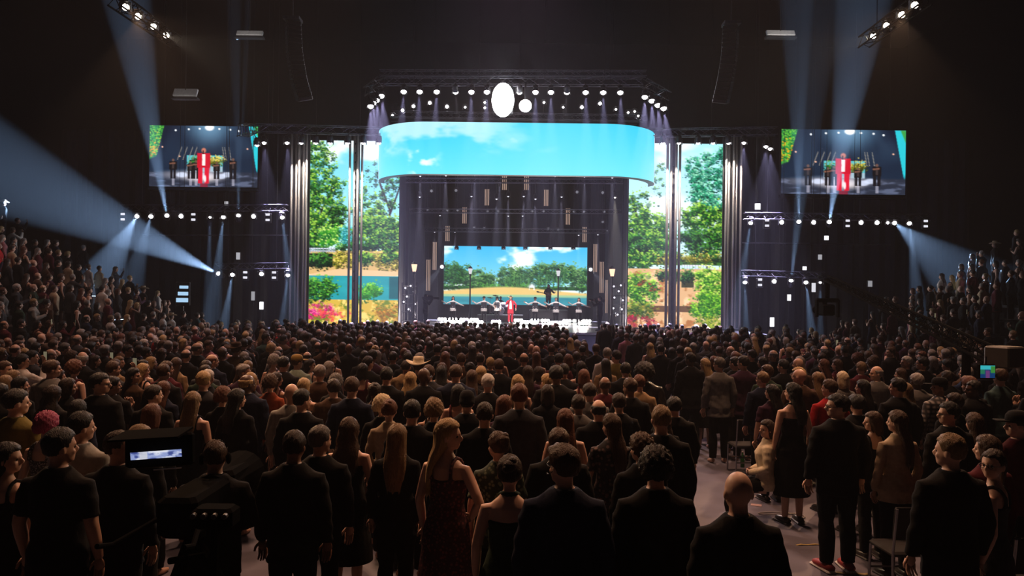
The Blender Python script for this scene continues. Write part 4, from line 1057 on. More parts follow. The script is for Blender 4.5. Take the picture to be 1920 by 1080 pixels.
# ================================================================== the audience, one line per person one can tell apart:
# pixel of the top of the head, sex, hair, hair colour, top:colour, then skin 1-4, t turn of the head (+ is clockwise), p pose, h hat, c white collar, g glasses, k height, b body yaw
HCODE = {'bk': 'black', 'db': 'dark brown', 'br': 'brown', 'au': 'auburn', 'dl': 'dark blonde', 'bl': 'blonde', 'pb': 'pale blonde', 'gr': 'grey', 'wh': 'white', 'sp': 'salt-and-pepper', 'mg': 'magenta'}
AUD = '''
95,653 m fringe gr suit:charcoal t35
97,674 m short br suit:grey t35 c k1.04 w1.12
139,674 f afro au vest:maroon t0
160,650 m bald bk suit:black 4 t35
178,634 m short br suit:black t70 c
218,622 m bald bk jacket:black 4 t35
240,646 m short bk jacket:charcoal 2 t70 g
270,635 m short wh jacket:black t35
250,631 m short bk jacket:black t35
274,650 m short bk jacket:plum 3 t35
305,637 f long br vest:maroon t70
344,634 f bob bl shirt:light_grey t35
370,641 m fringe sp jacket:black t35 k1.04 w1.1
391,637 m short br shirt:pink t70
443,640 m short br shirt:tan t0 h:cowboy:brown w1.15
443,609 m short bl jacket:black t0
212,676 m short br jacket:charcoal t35 phone
187,698 m short bk suit:black t70 g k1.04 w1.1
268,680 f wavy bl dress:black t35
250,688 f long bk shirt:brown t70
312,676 m short br jacket:maroon t35
362,732 f long dl dress:black t0
285,755 f bob au jacket:black t0
262,794 f bob dl jacket:black t35
222,805 m crop db jacket:black t70 
152,770 m short bk shirt:light_grey t35 k1.03
88,768 f curly mg vest:sequinned t0
38,704 f long bk jacket:black t35
10,702 f bob dl jacket:charcoal t0
30,728 m short bk shirt:olive t35 k1.05 w1.08
14,826 f long bk dress:black t70
112,800 m short bk tee:black 2 t35 k1.02
42,663 m short bk shirt:white 2 t35 g phone
60,656 m short bk suit:charcoal t35 c
9,676 m short br jacket:black t70
135,656 f curly br jacket:black t35
35,637 m crop br suit:black t70
100,636 m short br jacket:brown t0
122,642 m short sp jacket:charcoal t35
68,641 f long bk jacket:black t0
470,697 f bob bl jacket:charcoal t0 c
418,722 f curly au jacket:black t0
445,727 f wavy bk jacket:black t35
350,629 m short bk jacket:black t35
285,607 m short br shirt:light_grey t70
318,607 f long bk vest:black t70 clap
499,624 m short bk shirt:teal t70 k1.05
532,627 m short bk shirt:brown t35
557,665 m short br shirt:mint t35 h:cap:mustard
568,625 f long bk jacket:black t35
600,683 m short gr jacket:brown t0
617,676 f bob gr jacket:black t35
622,659 f long bk vest:black t70
664,616 f long br shirt:white t0
710,610 f long bk tee:white t0
725,637 f long br shirt:maroon t0
707,656 f bob gr shirt:beige t0
760,641 f curly au jacket:maroon t0
785,667 m short br jacket:black t0 h:cowboy:white
765,660 m short bk jacket:black t0
820,645 m short bk suit:black t0 c
836,649 m short br suit:charcoal t0
865,661 m crop br shirt:brown t0
885,640 m quiff wh shirt:brown t0
898,626 m short gr shirt:plum t0
930,645 m short bk jacket:black t0
936,672 m short br jacket:black t0
855,682 m crop br suit:navy t0 c k1.04 w1.1
828,684 f long bk jacket:black t0
795,688 m bald bk suit:black 4 t35 g
770,696 f wavy bl dress:black t0
725,687 m short bk suit:black t0 k1.02
690,667 m short bk jacket:black t35
680,680 f bob bk vest:maroon t0
915,700 m short wh suit:black t0 c
885,692 f long br jacket:black t0
902,685 f bob bl jacket:charcoal t0
507,699 f curly br shirt:rust t0
547,717 m bald br shirt:light_grey t0
570,707 f long bl dress:black t0
566,728 m short bk suit:black t35 c
630,698 f curly sp jacket:black t0 c
660,705 m short br suit:navy t0 c k1.03
717,737 f curly pb jacket:black t35
730,746 f updo au shirt:beige t0
773,748 m short bk suit:black t0 c
814,744 f curly dl jacket:black t0
876,734 m short bk jacket:black t0 h:beanie:black k1.02
909,752 m crop db tee:black t0
946,739 f bob au jacket:plum t35
745,792 f long dl jacket:black t0
655,780 f wavy br dress:black t0
600,796 m short sp jacket:black t35
552,804 m crop db jacket:black 3 t0
840,782 f long bl dress:patterned_maroon t70 k1.07 b25 hip
935,806 f updo br tee:patterned_green t-35
956,849 f updo db halter:dark_green t0 k1.02
968,640 f bob au jacket:black t0
1034,645 m short br jacket:charcoal t0
1006,659 f long au vest:plum t0
984,664 f bob bk jacket:black t0
990,684 f long db jacket:plum t0
1048,662 m short bk jacket:maroon t0
1066,663 f bob au jacket:black t0
1090,676 f long bk vest:black t0
1095,691 f bob au vest:maroon t0
971,701 f wavy bl vest:charcoal t0
1026,699 f long bl dress:black t-35
1043,684 m short bk suit:black 3 t0 k1.04 w1.12
1136,671 f long bk shirt:tan t0
1156,656 m short bk shirt:olive t-35 g k1.03
1208,679 m afro bk jacket:leather 4 t0 k1.02 w1.15
974,718 m short au suit:charcoal t0 k1.04
1060,764 f long au vest:black t0
1147,773 f long br tee:floral t-35
1240,757 m fade dl suit:black t0 c k1.05
1203,808 f curly br jacket:black t-35
1059,832 m quiff br suit:navy t-35 c g k1.03 hs
1230,833 m curly bk suit:black t0 c k1.03
1385,879 m bald br suit:black t0 k1.02
1322,671 f wavy bl dress:black t-35
1349,669 m short sp suit:grey t-35 k1.03
1394,666 m short bk suit:plum t-35 k1.04
1378,668 m short bk jacket:black t-35
1295,660 m crop bk suit:black 4 t-35 k1.04
1201,628 f wavy dl jacket:black t0
1219,642 f wavy bl vest:black t0
1239,645 m short bk jacket:black t0
1448,632 f bob wh jacket:charcoal t-35
1480,650 f curly dl jacket:black t-35
1450,655 m fringe gr jacket:black t-35 c
1469,673 m short bk jacket:black t-35
1497,670 m bald br jacket:brown t-35
1487,716 f wavy bk halter:black t-35 k1.04
1572,737 m short bk suit:black t-70 g k1.04 w1.1
1556,710 m short br shirt:red t-35
1580,695 f bob pb shirt:grey t0
1533,696 f long dl vest:maroon t0
1608,661 f afro au jacket:black t0
1635,668 f curly br jacket:black t0
1670,650 m short br jacket:black t-70
1700,667 m short wh suit:black t-70 c
1729,658 m short au jacket:charcoal t-70 g
1644,685 m fringe gr suit:grey t-70
1684,707 m short bk suit:black t-35 c
1698,716 f long dl jacket:black t0
1618,710 f long bk jacket:black t-35
1812,685 m short wh suit:blue t-35 c
1876,690 m short br shirt:teal t0 k1.04
1762,708 m short bk shirt:plaid 2 t-70 h:cap:black
1826,712 m crop bk jacket:black 4 t-70
1780,752 m short bk suit:black t-70 c g
1908,771 m crop db shirt:maroon t-70 h:cap:black
1683,767 f long br shirt:beige t-35
1783,810 m crop dl suit:black t-35 c k1.03
1852,813 f bob br jacket:maroon t-35
1862,838 f tail db dress:charcoal t-70 g b-50
1410,655 m short bk jacket:black t-35
1430,668 f wavy bk jacket:black t-35
1547,655 m short bk jacket:black t-35
1570,672 f long br jacket:maroon t-35
1545,672 f long au vest:maroon t-35
1340,640 m short bk jacket:black t-35
1300,642 m short gr suit:charcoal t0
1275,648 m short bk jacket:black t0
1260,634 f long bk jacket:black t0
1370,648 m bald br jacket:black t-35
1400,637 f bob au jacket:black t-35
1420,622 m short bk jacket:black t-35
1500,632 f curly bk jacket:black t-35
1580,640 m short bk jacket:black t-70 phone
'''
ALLOWED = (-70, -35, 0, 35, 70)
STAGE = Vector((0, 46))
def place_desc(x, y): return 'left of the aisle' if x < 2.3 else 'right of the aisle'
SPECS = []
def parse(line):
    t = line.split(); px, py = (float(v) for v in t[0].split(','))
    d = dict(px=px, py=py, sex=t[1], hs=t[2], hc=HCODE[t[3]], skin='1', turn=0, pose='down', collar=False, glasses=False, s=1.0 if t[1] == 'm' else .965, w=1.0, yaw=None, hat=None, hatc='tan')
    k, c = t[4].split(':'); d['tk'], d['tc'] = k, c.replace('_', ' ')
    for q in t[5:]:
        if q in '1234': d['skin'] = q
        elif q == 'c': d['collar'] = True
        elif q == 'g': d['glasses'] = True
        elif q == 'hs': d['headset'] = True
        elif q in POSES: d['pose'] = q
        elif q[0] == 't': d['turn'] = int(q[1:])
        elif q[0] == 'k': d['s'] = float(q[1:]) * (1.0 if t[1] == 'm' else .965)
        elif q[0] == 'w': d['w'] = float(q[1:])
        elif q[0] == 'b': d['yaw'] = float(q[1:])
        elif q[0] == 'h': _, d['hat'], d['hatc'] = q.split(':')
    return d
TOPZ = 1.75
def crown(d): return TOPZ + (.03 if d['hs'] == 'afro' else .015 if d['hs'] == 'curly' else 0) + (.05 if d['hat'] == 'cowboy' else 0)
taken = []
def free(x, y, r): return all((x - a) ** 2 + (y - c) ** 2 > r * r for a, c in taken)
specs = [parse(l) for l in AUD.strip().splitlines()]
for d in sorted(specs, key=lambda q: -q['py']):
    u = P(d['px'], d['py'], 1.0); dz = (CAMZ - u.z)
    d0 = (CAMZ - crown(d) * d['s']) / dz
    best = None
    for m in sorted(np.linspace(.88, 1.14, 53), key=lambda q: abs(q - 1)):
        dd = d0 * m; s = (CAMZ - dz * dd) / crown(d)
        if not .88 <= s <= 1.12: continue
        if free(u.x * dd, dd, .46): best = (dd, s); break
    if best is None: best = (d0, d['s']); 
    d['x'], d['y'], d['s'] = u.x * best[0], best[0], best[1]
    taken.append((d['x'], d['y'])); SPECS.append(d)
# seats between and behind them, filled in
rf = random.Random(11)
BIG = [('m', 'short', 30), ('m', 'crop', 8), ('m', 'fade', 4), ('m', 'fringe', 5), ('m', 'quiff', 5), ('m', 'bald', 4), ('f', 'long', 16), ('f', 'wavy', 9), ('f', 'bob', 9), ('f', 'updo', 4), ('f', 'curly', 4), ('f', 'tail', 4)]
def rand_spec(r):
    sex, hs = r.choices([(a, c) for a, c, _ in BIG], [w for *_, w in BIG])[0]
    hc = r.choices(['black', 'dark brown', 'brown', 'auburn', 'dark blonde', 'blonde', 'grey', 'white', 'salt-and-pepper'], [26, 20, 20, 7, 6, 7, 5, 3, 5] if sex == 'm' else [18, 18, 20, 10, 10, 14, 3, 1, 1])[0]
    tk = r.choices(['suit', 'jacket', 'shirt', 'tee'], [40, 34, 20, 6])[0] if sex == 'm' else r.choices(['jacket', 'vest', 'dress', 'shirt', 'tee'], [36, 24, 18, 16, 6])[0]
    tc = r.choices(['black', 'charcoal', 'navy', 'grey', 'maroon', 'plum', 'brown', 'white', 'tan', 'dark green', 'red', 'pink'], [52, 16, 9, 5, 6, 6, 5, 3, 3, 3, 1, 1])[0]
    return dict(sex=sex, hs=hs, hc=hc, tk=tk, tc=tc, skin=r.choices('1234', [62, 18, 11, 9])[0], turn=0, pose=r.choices(['down', 'front', 'clap', 'phone'], [60, 22, 16, 2])[0], collar=tk == 'suit' and r.random() < .6, glasses=r.random() < .1, s=(1.0 if sex == 'm' else .965) * r.uniform(.955, 1.03), w=r.uniform(.97, 1.1), yaw=None, hat=None, hatc='tan')
N_FLOOR, N_STAND = 262, 38
far_floor = []
grid = []
for i in range(34):
    y = 6.4 + .80 * i
    for j in range(90):
        x = -15.2 + .56 * j + rf.uniform(-.09, .09) + .28 * (i % 2); yy = y + rf.uniform(-.12, .12)
        if 2.05 < x < 3.55: continue
        if abs(x) > yy * .70 + .6: continue
        if x < -12.2 and yy > 12.3 or x > 12.2 and yy > 14.3: continue
        if x > 3.4 and rf.random() < .30: continue
        if yy > 26 and rf.random() < .10: continue
        if yy < 8.6 and rf.random() < .5: continue
        grid.append((x, yy))
grid.sort(key=lambda q: q[1])
cnt = len(SPECS)
for x, y in grid:
    if not free(x, y, .50 if y < 20 else .42): continue
    d = rand_spec(rf); d['x'], d['y'] = x, y
    side = 1 if x < -2 else -1 if x > 3 else 0
    d['turn'] = rf.choices([0, 35 * side, 70 * side, -35 * (side or 1)], [46, 36, 12, 6])[0]
    if y < 9.5: d['tc'] = 'black' if rf.random() < .8 else d['tc']; d['pose'] = 'down'; d['hc'] = rf.choice(['black', 'dark brown', 'brown']) if d['hs'] != 'fringe' else d['hc']; d['s'] *= .97
    taken.append((x, y))
    if cnt < N_FLOOR: cnt += 1; SPECS.append(d)
    else: far_floor.append(d)
# the side stands
stand_spec = []
for side, y0, y1 in ((-1, 13.3, 31.7), (1, 15.3, 29.7)):
    for r in range(ROWS):
        yy = y0 + rf.uniform(0, .5)
        while yy < y1:
            x = side * (ROW0 + ROWW * (r + .5)) + rf.uniform(-.08, .08)
            vis = abs(x) < yy * .70 + .5
            dens = .86 if side < 0 else .74
            if side < 0 and yy > 27 - r * .3 + 4: dens = .25
            if vis and rf.random() < dens:
                d = rand_spec(rf); d['x'], d['y'], d['z'] = x, yy, .35 + RISE * r; d['turn'] = 0
                d['yaw'] = -side * rf.uniform(18, 60); d['turn'] = rf.choice([0, 0, 35 * -side]); 
                if rf.random() < .35: d['pose'] = rf.choice(['clap', 'phone', 'front'])
                if rf.random() < .22: d['tc'] = rf.choice(['white', 'light grey', 'beige', 'brown', 'maroon', 'teal'])
                if rf.random() < .03: d['hat'], d['hatc'] = 'cowboy', rf.choice(['white', 'tan', 'straw'])
                stand_spec.append(d)
            yy += rf.uniform(.56, .72)
stand_spec.sort(key=lambda q: math.hypot(q['x'], q['y']))
for d in stand_spec[:N_STAND]: SPECS.append(d)
far = far_floor + stand_spec[N_STAND:]

def describe(d):
    h = HAIRWORD[d['hs']].format(c=d['hc'])
    if d['hat']: h = {'cowboy': '{} cowboy hat', 'cap': '{} cap', 'beanie': '{} beanie'}[d['hat']].format(d['hatc'])
    t = '%s %s' % (d['tc'].replace('leather', 'black leather'), TOPWORD[d['tk']])
    out = 'person, %s, %s' % (h, t)
    if d['glasses']: out += ', glasses'
    return out
def region(d):
    if 'z' in d: return 'in the left stand' if d['x'] < 0 else 'in the right stand'
    return place_desc(d['x'], d['y'])
by = {}
for d in SPECS: by.setdefault((describe(d), region(d)), []).append(d)
for (t, r), ds in by.items():
    if len(ds) == 1 and len([1 for (t2, _), q in by.items() if t2 == t]) == 1: ds[0]['label'] = t + ', ' + r; continue
    ds.sort(key=lambda q: math.hypot(q['x'], q['y'] * 1.0))
    for i, d in enumerate(ds): d['label'] = t + (', %s nearest such ' % ordinal(i) if len(ds) > 1 else ', ') + r
    if len(ds) > 1: ds[0]['label'] = t + ', nearest such ' + r
def yaw_of(d):
    if d['yaw'] is not None: return d['yaw']
    return math.degrees(math.atan2(-d['x'], 46 - d['y']))
KEY_LABEL = {(840, 782): 'person with long blonde hair and bare shoulders, in profile, maroon sequinned dress',
 (1385, 879): 'person with shiny bald head in black suit, beside the aisle, seen from behind', (956, 849): 'person with dark updo and bare back in halter dress, before the man with headset',
 (1059, 832): 'person in navy suit with glasses and thin headset microphone, head turned to the left', (1208, 679): 'broad person in shiny black leather jacket at the aisle edge',
 (1572, 737): 'tall broad person in black suit wearing red and white sneakers', (1862, 838): 'smiling person with glasses turned back towards the camera, dark ponytail',
 (443, 640): 'person in tan shirt and brown cowboy hat', (785, 667): 'person in pale cowboy hat amid the centre crowd', (30, 728): 'person in olive sweater at the left edge',
 (88, 768): 'person with magenta dyed hair and sequinned top', (1487, 716): 'person with dark wavy hair and bare arms before the beige coat', (1763, 708): 'person in black cap and plaid shirt'}
M_sneaker = mat('sneaker_red', (.30, .03, .035), .6)
M_shoe = mat('shoe_leather', (.015, .013, .012), .35, .2, 30)
for i, d in enumerate(SPECS):
    kp = (int(d.get('px', -1)), int(d.get('py', -1)))
    if kp in KEY_LABEL: d['label'] = KEY_LABEL[kp]
    sh = M_shoe if (d['x'] > 2.2 and d['y'] < 12.5 or d['y'] < 6 and d['x'] > 0) else None
    if kp == (1572, 737): sh = M_sneaker
    o = person(d['x'], d['y'], yaw_of(d), d['sex'], d['hs'], d['hc'], d['tk'], d['tc'], d['skin'], d['pose'], d['turn'], 0, d['s'], hat=d['hat'], hatc=d['hatc'], collar=d['collar'], glasses=d['glasses'], var=i, z=d.get('z', 0.0), label=d['label'], group='audience in the stands' if 'z' in d else 'audience standing on the floor', shoes=sh, w=d['w'])
    d['obj'] = o
    if d.get('headset'):
        b = MB(); b.tube([(-.078, 0, .085), (-.07, .06, .05), (-.045, .105, .04)], .003, 5); b.ell((-.043, .108, .04), (.007, .007, .007), None, 8, 6)
        b.tube([(-.08, 0, .08), (-.083, -.03, .12), (-.05, -.09, .12)], .003, 5)
        h = b.build('headset_microphone', M_blackpaint, o); h.matrix_local = HM(d['turn'])
    if d['pose'] == 'phone' and d['y'] < 26:
        s_, e_, w_, h_ = limb_pts(d['sex'], 'phone', 1)
        M = Matrix.Rotation(-math.radians(yaw_of(d)), 4, 'Z') @ Matrix.Scale(d['s'], 4)
        c = Vector((d['x'], d['y'], d.get('z', 0))) + M @ (w_ + h_ * .115 + Vector((.0, .026, .03)))
        t = thing('phone', c, 'phone held up by %s' % d['label'].replace('person, ', 'person with '), 'phone', 'phones held up by the audience', rz=-math.radians(yaw_of(d)))
        t['label'] = ' '.join(t['label'].split()[:16]).rstrip(',')
        put('case', PHONE, M_plastic, t); put('display', PHONES, M_phone, t)

# ------------------------------------------------------------------ the far crowd and the rest of the stands, too many to single out: one object
CROWD_M = [SKIN['1'], SKIN['3'], HC['black'], HC['brown'], HC['blonde'], HC['grey'], CC['black'], CC['charcoal'], CC['maroon'], CC['beige'], CC['white'], CC['brown'], CC['plum'], SKIN['2'], HC['auburn'], HC['dark brown'], CC['navy'], CC['pink'], CC['teal'], CC['red']]
CI = {m.name: i for i, m in enumerate(CROWD_M)}
def thin(me, ratio):
    o = bpy.data.objects.new('x', me); COL.objects.link(o)
    m = o.modifiers.new('d', 'DECIMATE'); m.ratio = ratio
    e = o.evaluated_get(dg_get()); q = e.to_mesh(); q.calc_loop_triangles()
    n = len(q.vertices); co = np.empty(n * 3, np.float32); q.vertices.foreach_get('co', co)
    tr = np.empty(len(q.loop_triangles) * 3, np.int32); q.loop_triangles.foreach_get('vertices', tr)
    e.to_mesh_clear(); bpy.data.objects.remove(o)
    return co.reshape(-1, 3).copy(), tr.reshape(-1, 3).copy()
THIN = {}
def thin_of(key, me, n):
    if key not in THIN:
        me.calc_loop_triangles(); THIN[key] = thin(me, min(1, n / len(me.loop_triangles)))
    return THIN[key]
V, T, MI = [], [], []; off = 0
def to_crowd(co, tr, mi, A, o):
    global off
    c = co @ A.T + o; V.append(c); T.append(tr + off); MI.append(np.full(len(tr), mi, np.int32)); off += len(c)
def near(name, opts): return CI.get(name)
for d in far:
    turn = d['turn'] if d['turn'] in ALLOWED else 0
    yaw = -math.radians(yaw_of(d)); A = np.array(((math.cos(yaw), -math.sin(yaw), 0), (math.sin(yaw), math.cos(yaw), 0), (0, 0, 1))) * d['s']
    o = np.array((d['x'], d['y'], d.get('z', 0.0)))
    tk = {'suit': 'jacket', 'halter': 'dress', 'coat': 'jacket', 'tee': 'shirt'}.get(d['tk'], d['tk'])
    ps = d['pose'] if d['pose'] in ('down', 'clap', 'phone') else 'down'
    tk = 'jacket' if ps != 'down' and tk == 'shirt' else tk
    bk = (d['sex'], ps, 0)
    co, tr = thin_of(('b',) + bk, body(*bk), 1100)
    keep = co[:, 2] > 1.0                                   # what clothes cover stays out
    if d['tk'] == 'dress': keep = co[:, 2] > .0
    R = None
    to_crowd(co, tr[keep[tr].all(1)], CI[SKIN[d['skin'] if d['skin'] != '4' else '3'].name], A, o)
    co, tr = thin_of(('t', d['sex'], ps, tk), top(d['sex'], ps, tk), 420)
    to_crowd(co, tr, CI.get(CC[d['tc']].name, CI['cloth_black']), A, o)
    if tk != 'dress':
        co, tr = thin_of(('l', d['sex']), legs(d['sex']), 160); to_crowd(co, tr, CI['cloth_black'], A, o)
    if d['hs'] != 'bald':
        co, tr = thin_of(('h', d['hs']), hair(d['hs']), 300)
        hm = HM(0); to_crowd(co @ np.array(hm.to_3x3()).T + np.array(hm.translation), tr, CI.get(HC[d['hc']].name, CI['hair_grey']), A, o)
    if d['hat']:
        co, tr = thin_of(('hat',), HATS['cowboy'], 300); hm = HM(0); to_crowd(co + np.array(hm.translation), tr, CI['cloth_beige'], A, o)
V = np.concatenate(V); T = np.concatenate(T); MI = np.concatenate(MI)
me = bpy.data.meshes.new('crowd')
me.vertices.add(len(V)); me.vertices.foreach_set('co', V.astype(np.float32).ravel())
me.loops.add(T.size); me.loops.foreach_set('vertex_index', T.astype(np.int32).ravel())
me.polygons.add(len(T)); me.polygons.foreach_set('loop_start', np.arange(0, T.size, 3, dtype=np.int32))
for m in CROWD_M: me.materials.append(m)
me.polygons.foreach_set('material_index', MI); me.update(calc_edges=True); me.shade_smooth()
o = bpy.data.objects.new('crowd', me); COL.objects.link(o)
tag(o, 'dense far audience packed before the stage and up the side stands', None, None, 'stuff')
print('people', len(SPECS), 'far', len(far), 'crowd tris', len(T), 'bodies', len(BODY), 'tops', len(TOP))
# ================================================================== performers and instruments on the stage
def on_stage(px, py, d): 
    p = P(px, py, d); return p.x, d
CC['stage red'] = cmat('stage_red', (.62, .03, .05)); 
GP = 'performers on the stage'
x, y = on_stage(957, 606, 48.5)
singer = person(x, y, 180, 'm', 'crop', 'black', 'coat', 'stage red', '2', 'mic', s=1.03, z=SZ, label='singer in bright red suit over white shirt at the centre of the stage', group=GP, lc='stage red', shoes=M_shoe)
b = MB(); b.add([(-.05, .150, 1.42), (.05, .150, 1.42), (.08, .165, 1.12), (.09, .165, .90), (-.09, .165, .90), (-.08, .165, 1.12)] + [(-.05, .09, 1.42), (.05, .09, 1.42), (.08, .1, 1.12), (.09, .1, .90), (-.09, .1, .90), (-.08, .1, 1.12)], [(5, 4, 3, 2, 1, 0), (6, 7, 8, 9, 10, 11)] + [(k, (k + 1) % 6, 6 + (k + 1) % 6, 6 + k) for k in range(6)]); b.build('shirt_front', CC['white'], singer)
t = thing('microphone', Vector((x + .10, y - .21, SZ + 1.56)), 'microphone held at the mouth of the red-suited singer', 'microphone')
b = MB(); b.lathe([(.012, -.12), (.016, .03), (.024, .05)], n=10); b.build('handle', M_plastic, t)
b = MB(); b.ell((0, 0, .075), (.028, .028, .03), None, 10, 8); b.build('grille', M_truss, t)
dancers = [(849, 604, 47.0, 'f', 'wavy', 'wing', None, 'dancer in dark waistcoat and white sleeves at the far left of the stage lights'), (1003, 606, 48.0, 'm', 'short', 'wing', 'black', 'dancer in waistcoat and hat with spread arms beside the singer'),
           (1042, 609, 46.0, 'm', 'crop', 'wing', None, 'dancer in waistcoat with spread arms before the guitarist'), (1085, 608, 46.8, 'f', 'wavy', 'wing', None, 'dancer in waistcoat with spread arms at the far right lights'),
           (907, 606, 47.5, 'm', 'short', 'wing', 'black', 'dancer in waistcoat and hat before the drum kit'), (932, 603, 49.0, 'f', 'bob', 'hip', 'black', 'dancer in waistcoat and hat with hand on hip beside the singer')]
for px, py, d, sx, hs, ps, hat, lab in dancers:
    x, y = on_stage(px, py, d)
    o = person(x, y, 180, sx, hs, 'dark brown', 'shirt', 'white', '2', ps, s=.98, z=SZ, hat='fedora' if hat else None, hatc='black', label=lab, group=GP, shoes=M_shoe)
    put('waistcoat', top(sx, 'down', 'waistcoat'), CC['charcoal'], o, own=True)
def riser(x, y, w, dp, h, label):
    t = thing('stage_riser', (x, y, SZ), label, 'platform', 'risers on the stage')
    b = MB(); b.box((x, y, SZ + h - .04), (w, dp, .08)); b.build('top_panel', M_deck, t, origin=t.location)
    b = MB(); b.box((x, y, SZ + h / 2 - .04), (w - .06, dp - .06, h - .08)); b.build('skirt', M_blackpaint, t, origin=t.location)
    return SZ + h
x, y = on_stage(1028, 590, 52.0); zr = riser(x, y, 2.6, 1.8, .85, 'black riser carrying the guitarist')
g = person(x, y, 180, 'm', 'long', 'dark brown', 'jacket', 'black', '1', 'guitar', s=1.02, z=zr, label='guitarist standing on a riser above the dancers', group=GP, shoes=M_shoe)
t = thing('guitar', (x - .02, y - .20, zr + 1.08), 'electric guitar held by the guitarist on the riser', 'guitar')
b = MB()
pr = [(math.cos(q) * (.17 + .05 * math.cos(2 * q)), math.sin(q) * (.13 + .03 * math.cos(3 * q))) for q in np.linspace(0, 2 * PI, 25)[:-1]]
b.add([(a, -.025, c) for a, c in pr] + [(a, .02, c) for a, c in pr], [tuple(range(24)), tuple(range(47, 23, -1))] + [(i, 24 + i, 24 + (i + 1) % 24, (i + 1) % 24) for i in range(24)])
b.build('guitar_body', mat('guitar_sunburst', (.25, .07, .02), .25), t)
b = MB(); b.box((-.42, -.02, .10), (.55, .03, .055), rot=Euler((0, .2, 0))); b.box((-.74, -.02, .165), (.16, .025, .09), rot=Euler((0, .2, 0))); b.build('neck', M_plastic, t)
x, y = on_stage(938, 596, 53.0); zr = riser(x, y, 3.2, 2.2, .45, 'black riser carrying the drum kit')
t = thing('drum_kit', (x, y, zr), 'drum kit with cymbals on a low riser behind the singer', 'drum kit')
M_drum = mat('drum_shell', (.35, .33, .35), .25, .2, 20, metal=.4); M_skin = mat('drum_skin', (.6, .58, .56), .6); M_brass = mat('cymbal_brass', (.6, .42, .14), .25, .2, 30, metal=1)
def drum(nm, c, r, h, rot):
    M = rot.to_matrix(); b = MB(); b.lathe([(r, -h / 2), (r, h / 2)], c, 20, M); o = b.build(nm, M_drum, t, True)
    for s in (-1, 1):
        b = MB(); b.lathe([(r * .97, 0), (r * .97, .012)], Vector(c) + M @ Vector((0, 0, s * (h / 2 + .006) - .006)), 20, M); b.build('drum_head', M_skin, o)
drum('bass_drum', (0, -.35, .30), .29, .42, Euler((PI / 2, 0, 0)))
for q in ((-.25, -.25, .72), (.22, -.25, .72)): drum('tom', q, .16, .22, Euler((.35, 0, 0)))
drum('floor_tom', (-.62, .1, .38), .21, .40, Euler((0, 0, 0))); drum('snare', (.45, .15, .58), .18, .14, Euler((.1, 0, 0)))
for cx_, cy_, cz_ in ((-.72, -.15, 1.2), (.70, -.2, 1.25), (.82, .2, .95), (-.35, -.1, 1.35)):
    b = MB(); b.lathe([(.22, 0), (.12, .02), (.03, .035), (.01, .05)], (cx_, cy_, cz_), 20, Euler((.2, .1, 0)).to_matrix()); o = b.build('cymbal', M_brass, t, True)
    b = MB(); b.tube([(cx_, cy_, 0), (cx_, cy_, cz_ + .03)], .012, 6)
    for k in range(3): a_ = k * 2.1; b.tube([(cx_, cy_, .22), (cx_ + .2 * math.cos(a_), cy_ + .2 * math.sin(a_), .01)], .01, 5)
    b.build('stand', M_chrome, o)
person(x, y + .55, 180, 'm', 'short', 'dark brown', 'tee', 'black', '1', 'front', s=1.0, seat=True, z=zr, label='drummer seated behind the drum kit', group=GP)
# camera operators on stage with shoulder cameras
def shoulder_camera(px, py, d, yaw, label, olabel):
    x, y = on_stage(px, py, d)
    person(x, y, yaw, 'm', 'short', 'black', 'jacket', 'black', '1', 'shoulder_cam', s=1.02, z=SZ, label=olabel, group='camera operators on the stage', shoes=M_shoe)
    M = Matrix.Rotation(-math.radians(yaw), 4, 'Z')
    t = thing('shoulder_camera', Vector((x, y, SZ)) + M @ Vector((.17, .16, 1.57)), label, 'camera', 'shoulder cameras on the stage', rz=-math.radians(yaw))
    b = MB(); b.box((0, 0, 0), (.13, .42, .2), bev=.02); b.box((0, -.3, -.01), (.12, .16, .16), bev=.02); b.build('camera_body', M_plastic, t)
    b = MB(); b.lathe([(.055, 0), (.06, .12), (.075, .26), (.075, .30)], (0, .2, .01), 14, Euler((-PI / 2, 0, 0)).to_matrix()); b.build('lens', M_plastic, t)
    b = MB(); b.box((.0, .02, .14), (.03, .25, .03)); b.box((-.1, .1, .08), (.06, .16, .07)); b.build('viewfinder', M_plastic, t)
shoulder_camera(798, 605, 39.0, 75, 'shoulder camera aimed at the stage from the left', 'camera operator in black at the left end of the stage front')
shoulder_camera(1124, 617, 38.2, -60, 'shoulder camera aimed at the stage from the right', 'camera operator in black at the right end of the stage front')
# lamp posts
def lamp_post(px, ytop, d, warm, label):
    p = P(px, ytop, d); h = p.z - SZ
    t = thing('street_lamp', (p.x, d, SZ), label, 'lamp post', 'old-style lamp posts on the stage')
    b = MB(); b.lathe([(.20, 0), (.20, .06), (.12, .12), (.10, .5), (.06, .6), (.045, h - .75), (.07, h - .70), (.04, h - .66)], n=12); b.build('post', M_blackpaint, t, True)
    b = MB(); b.lathe([(.09, h - .62), (.16, h - .25), (.15, h - .22)], n=8); b.build('lantern_glass', emis('lantern_glow_%d' % warm, (1, .62, .40) if warm else (.9, .9, .95), (1.6, .8)[1 - warm]), t)
    b = MB(); b.lathe([(.19, h - .22), (.12, h - .12), (.03, h - .06), (.02, h)], n=8); b.lathe([(.10, h - .66), (.10, h - .62)], n=8); b.build('lantern_cap', M_blackpaint, t)
lamp_post(777, 488, 41, 1, 'street lamp with warm lantern beside the left LED wall'); lamp_post(1148, 497, 41, 1, 'street lamp with warm lantern beside the right LED wall')
lamp_post(882, 498, 55, 0, 'pale street lamp before the left half of the lake screen'); lamp_post(1047, 502, 55, 0, 'pale street lamp before the right half of the lake screen')
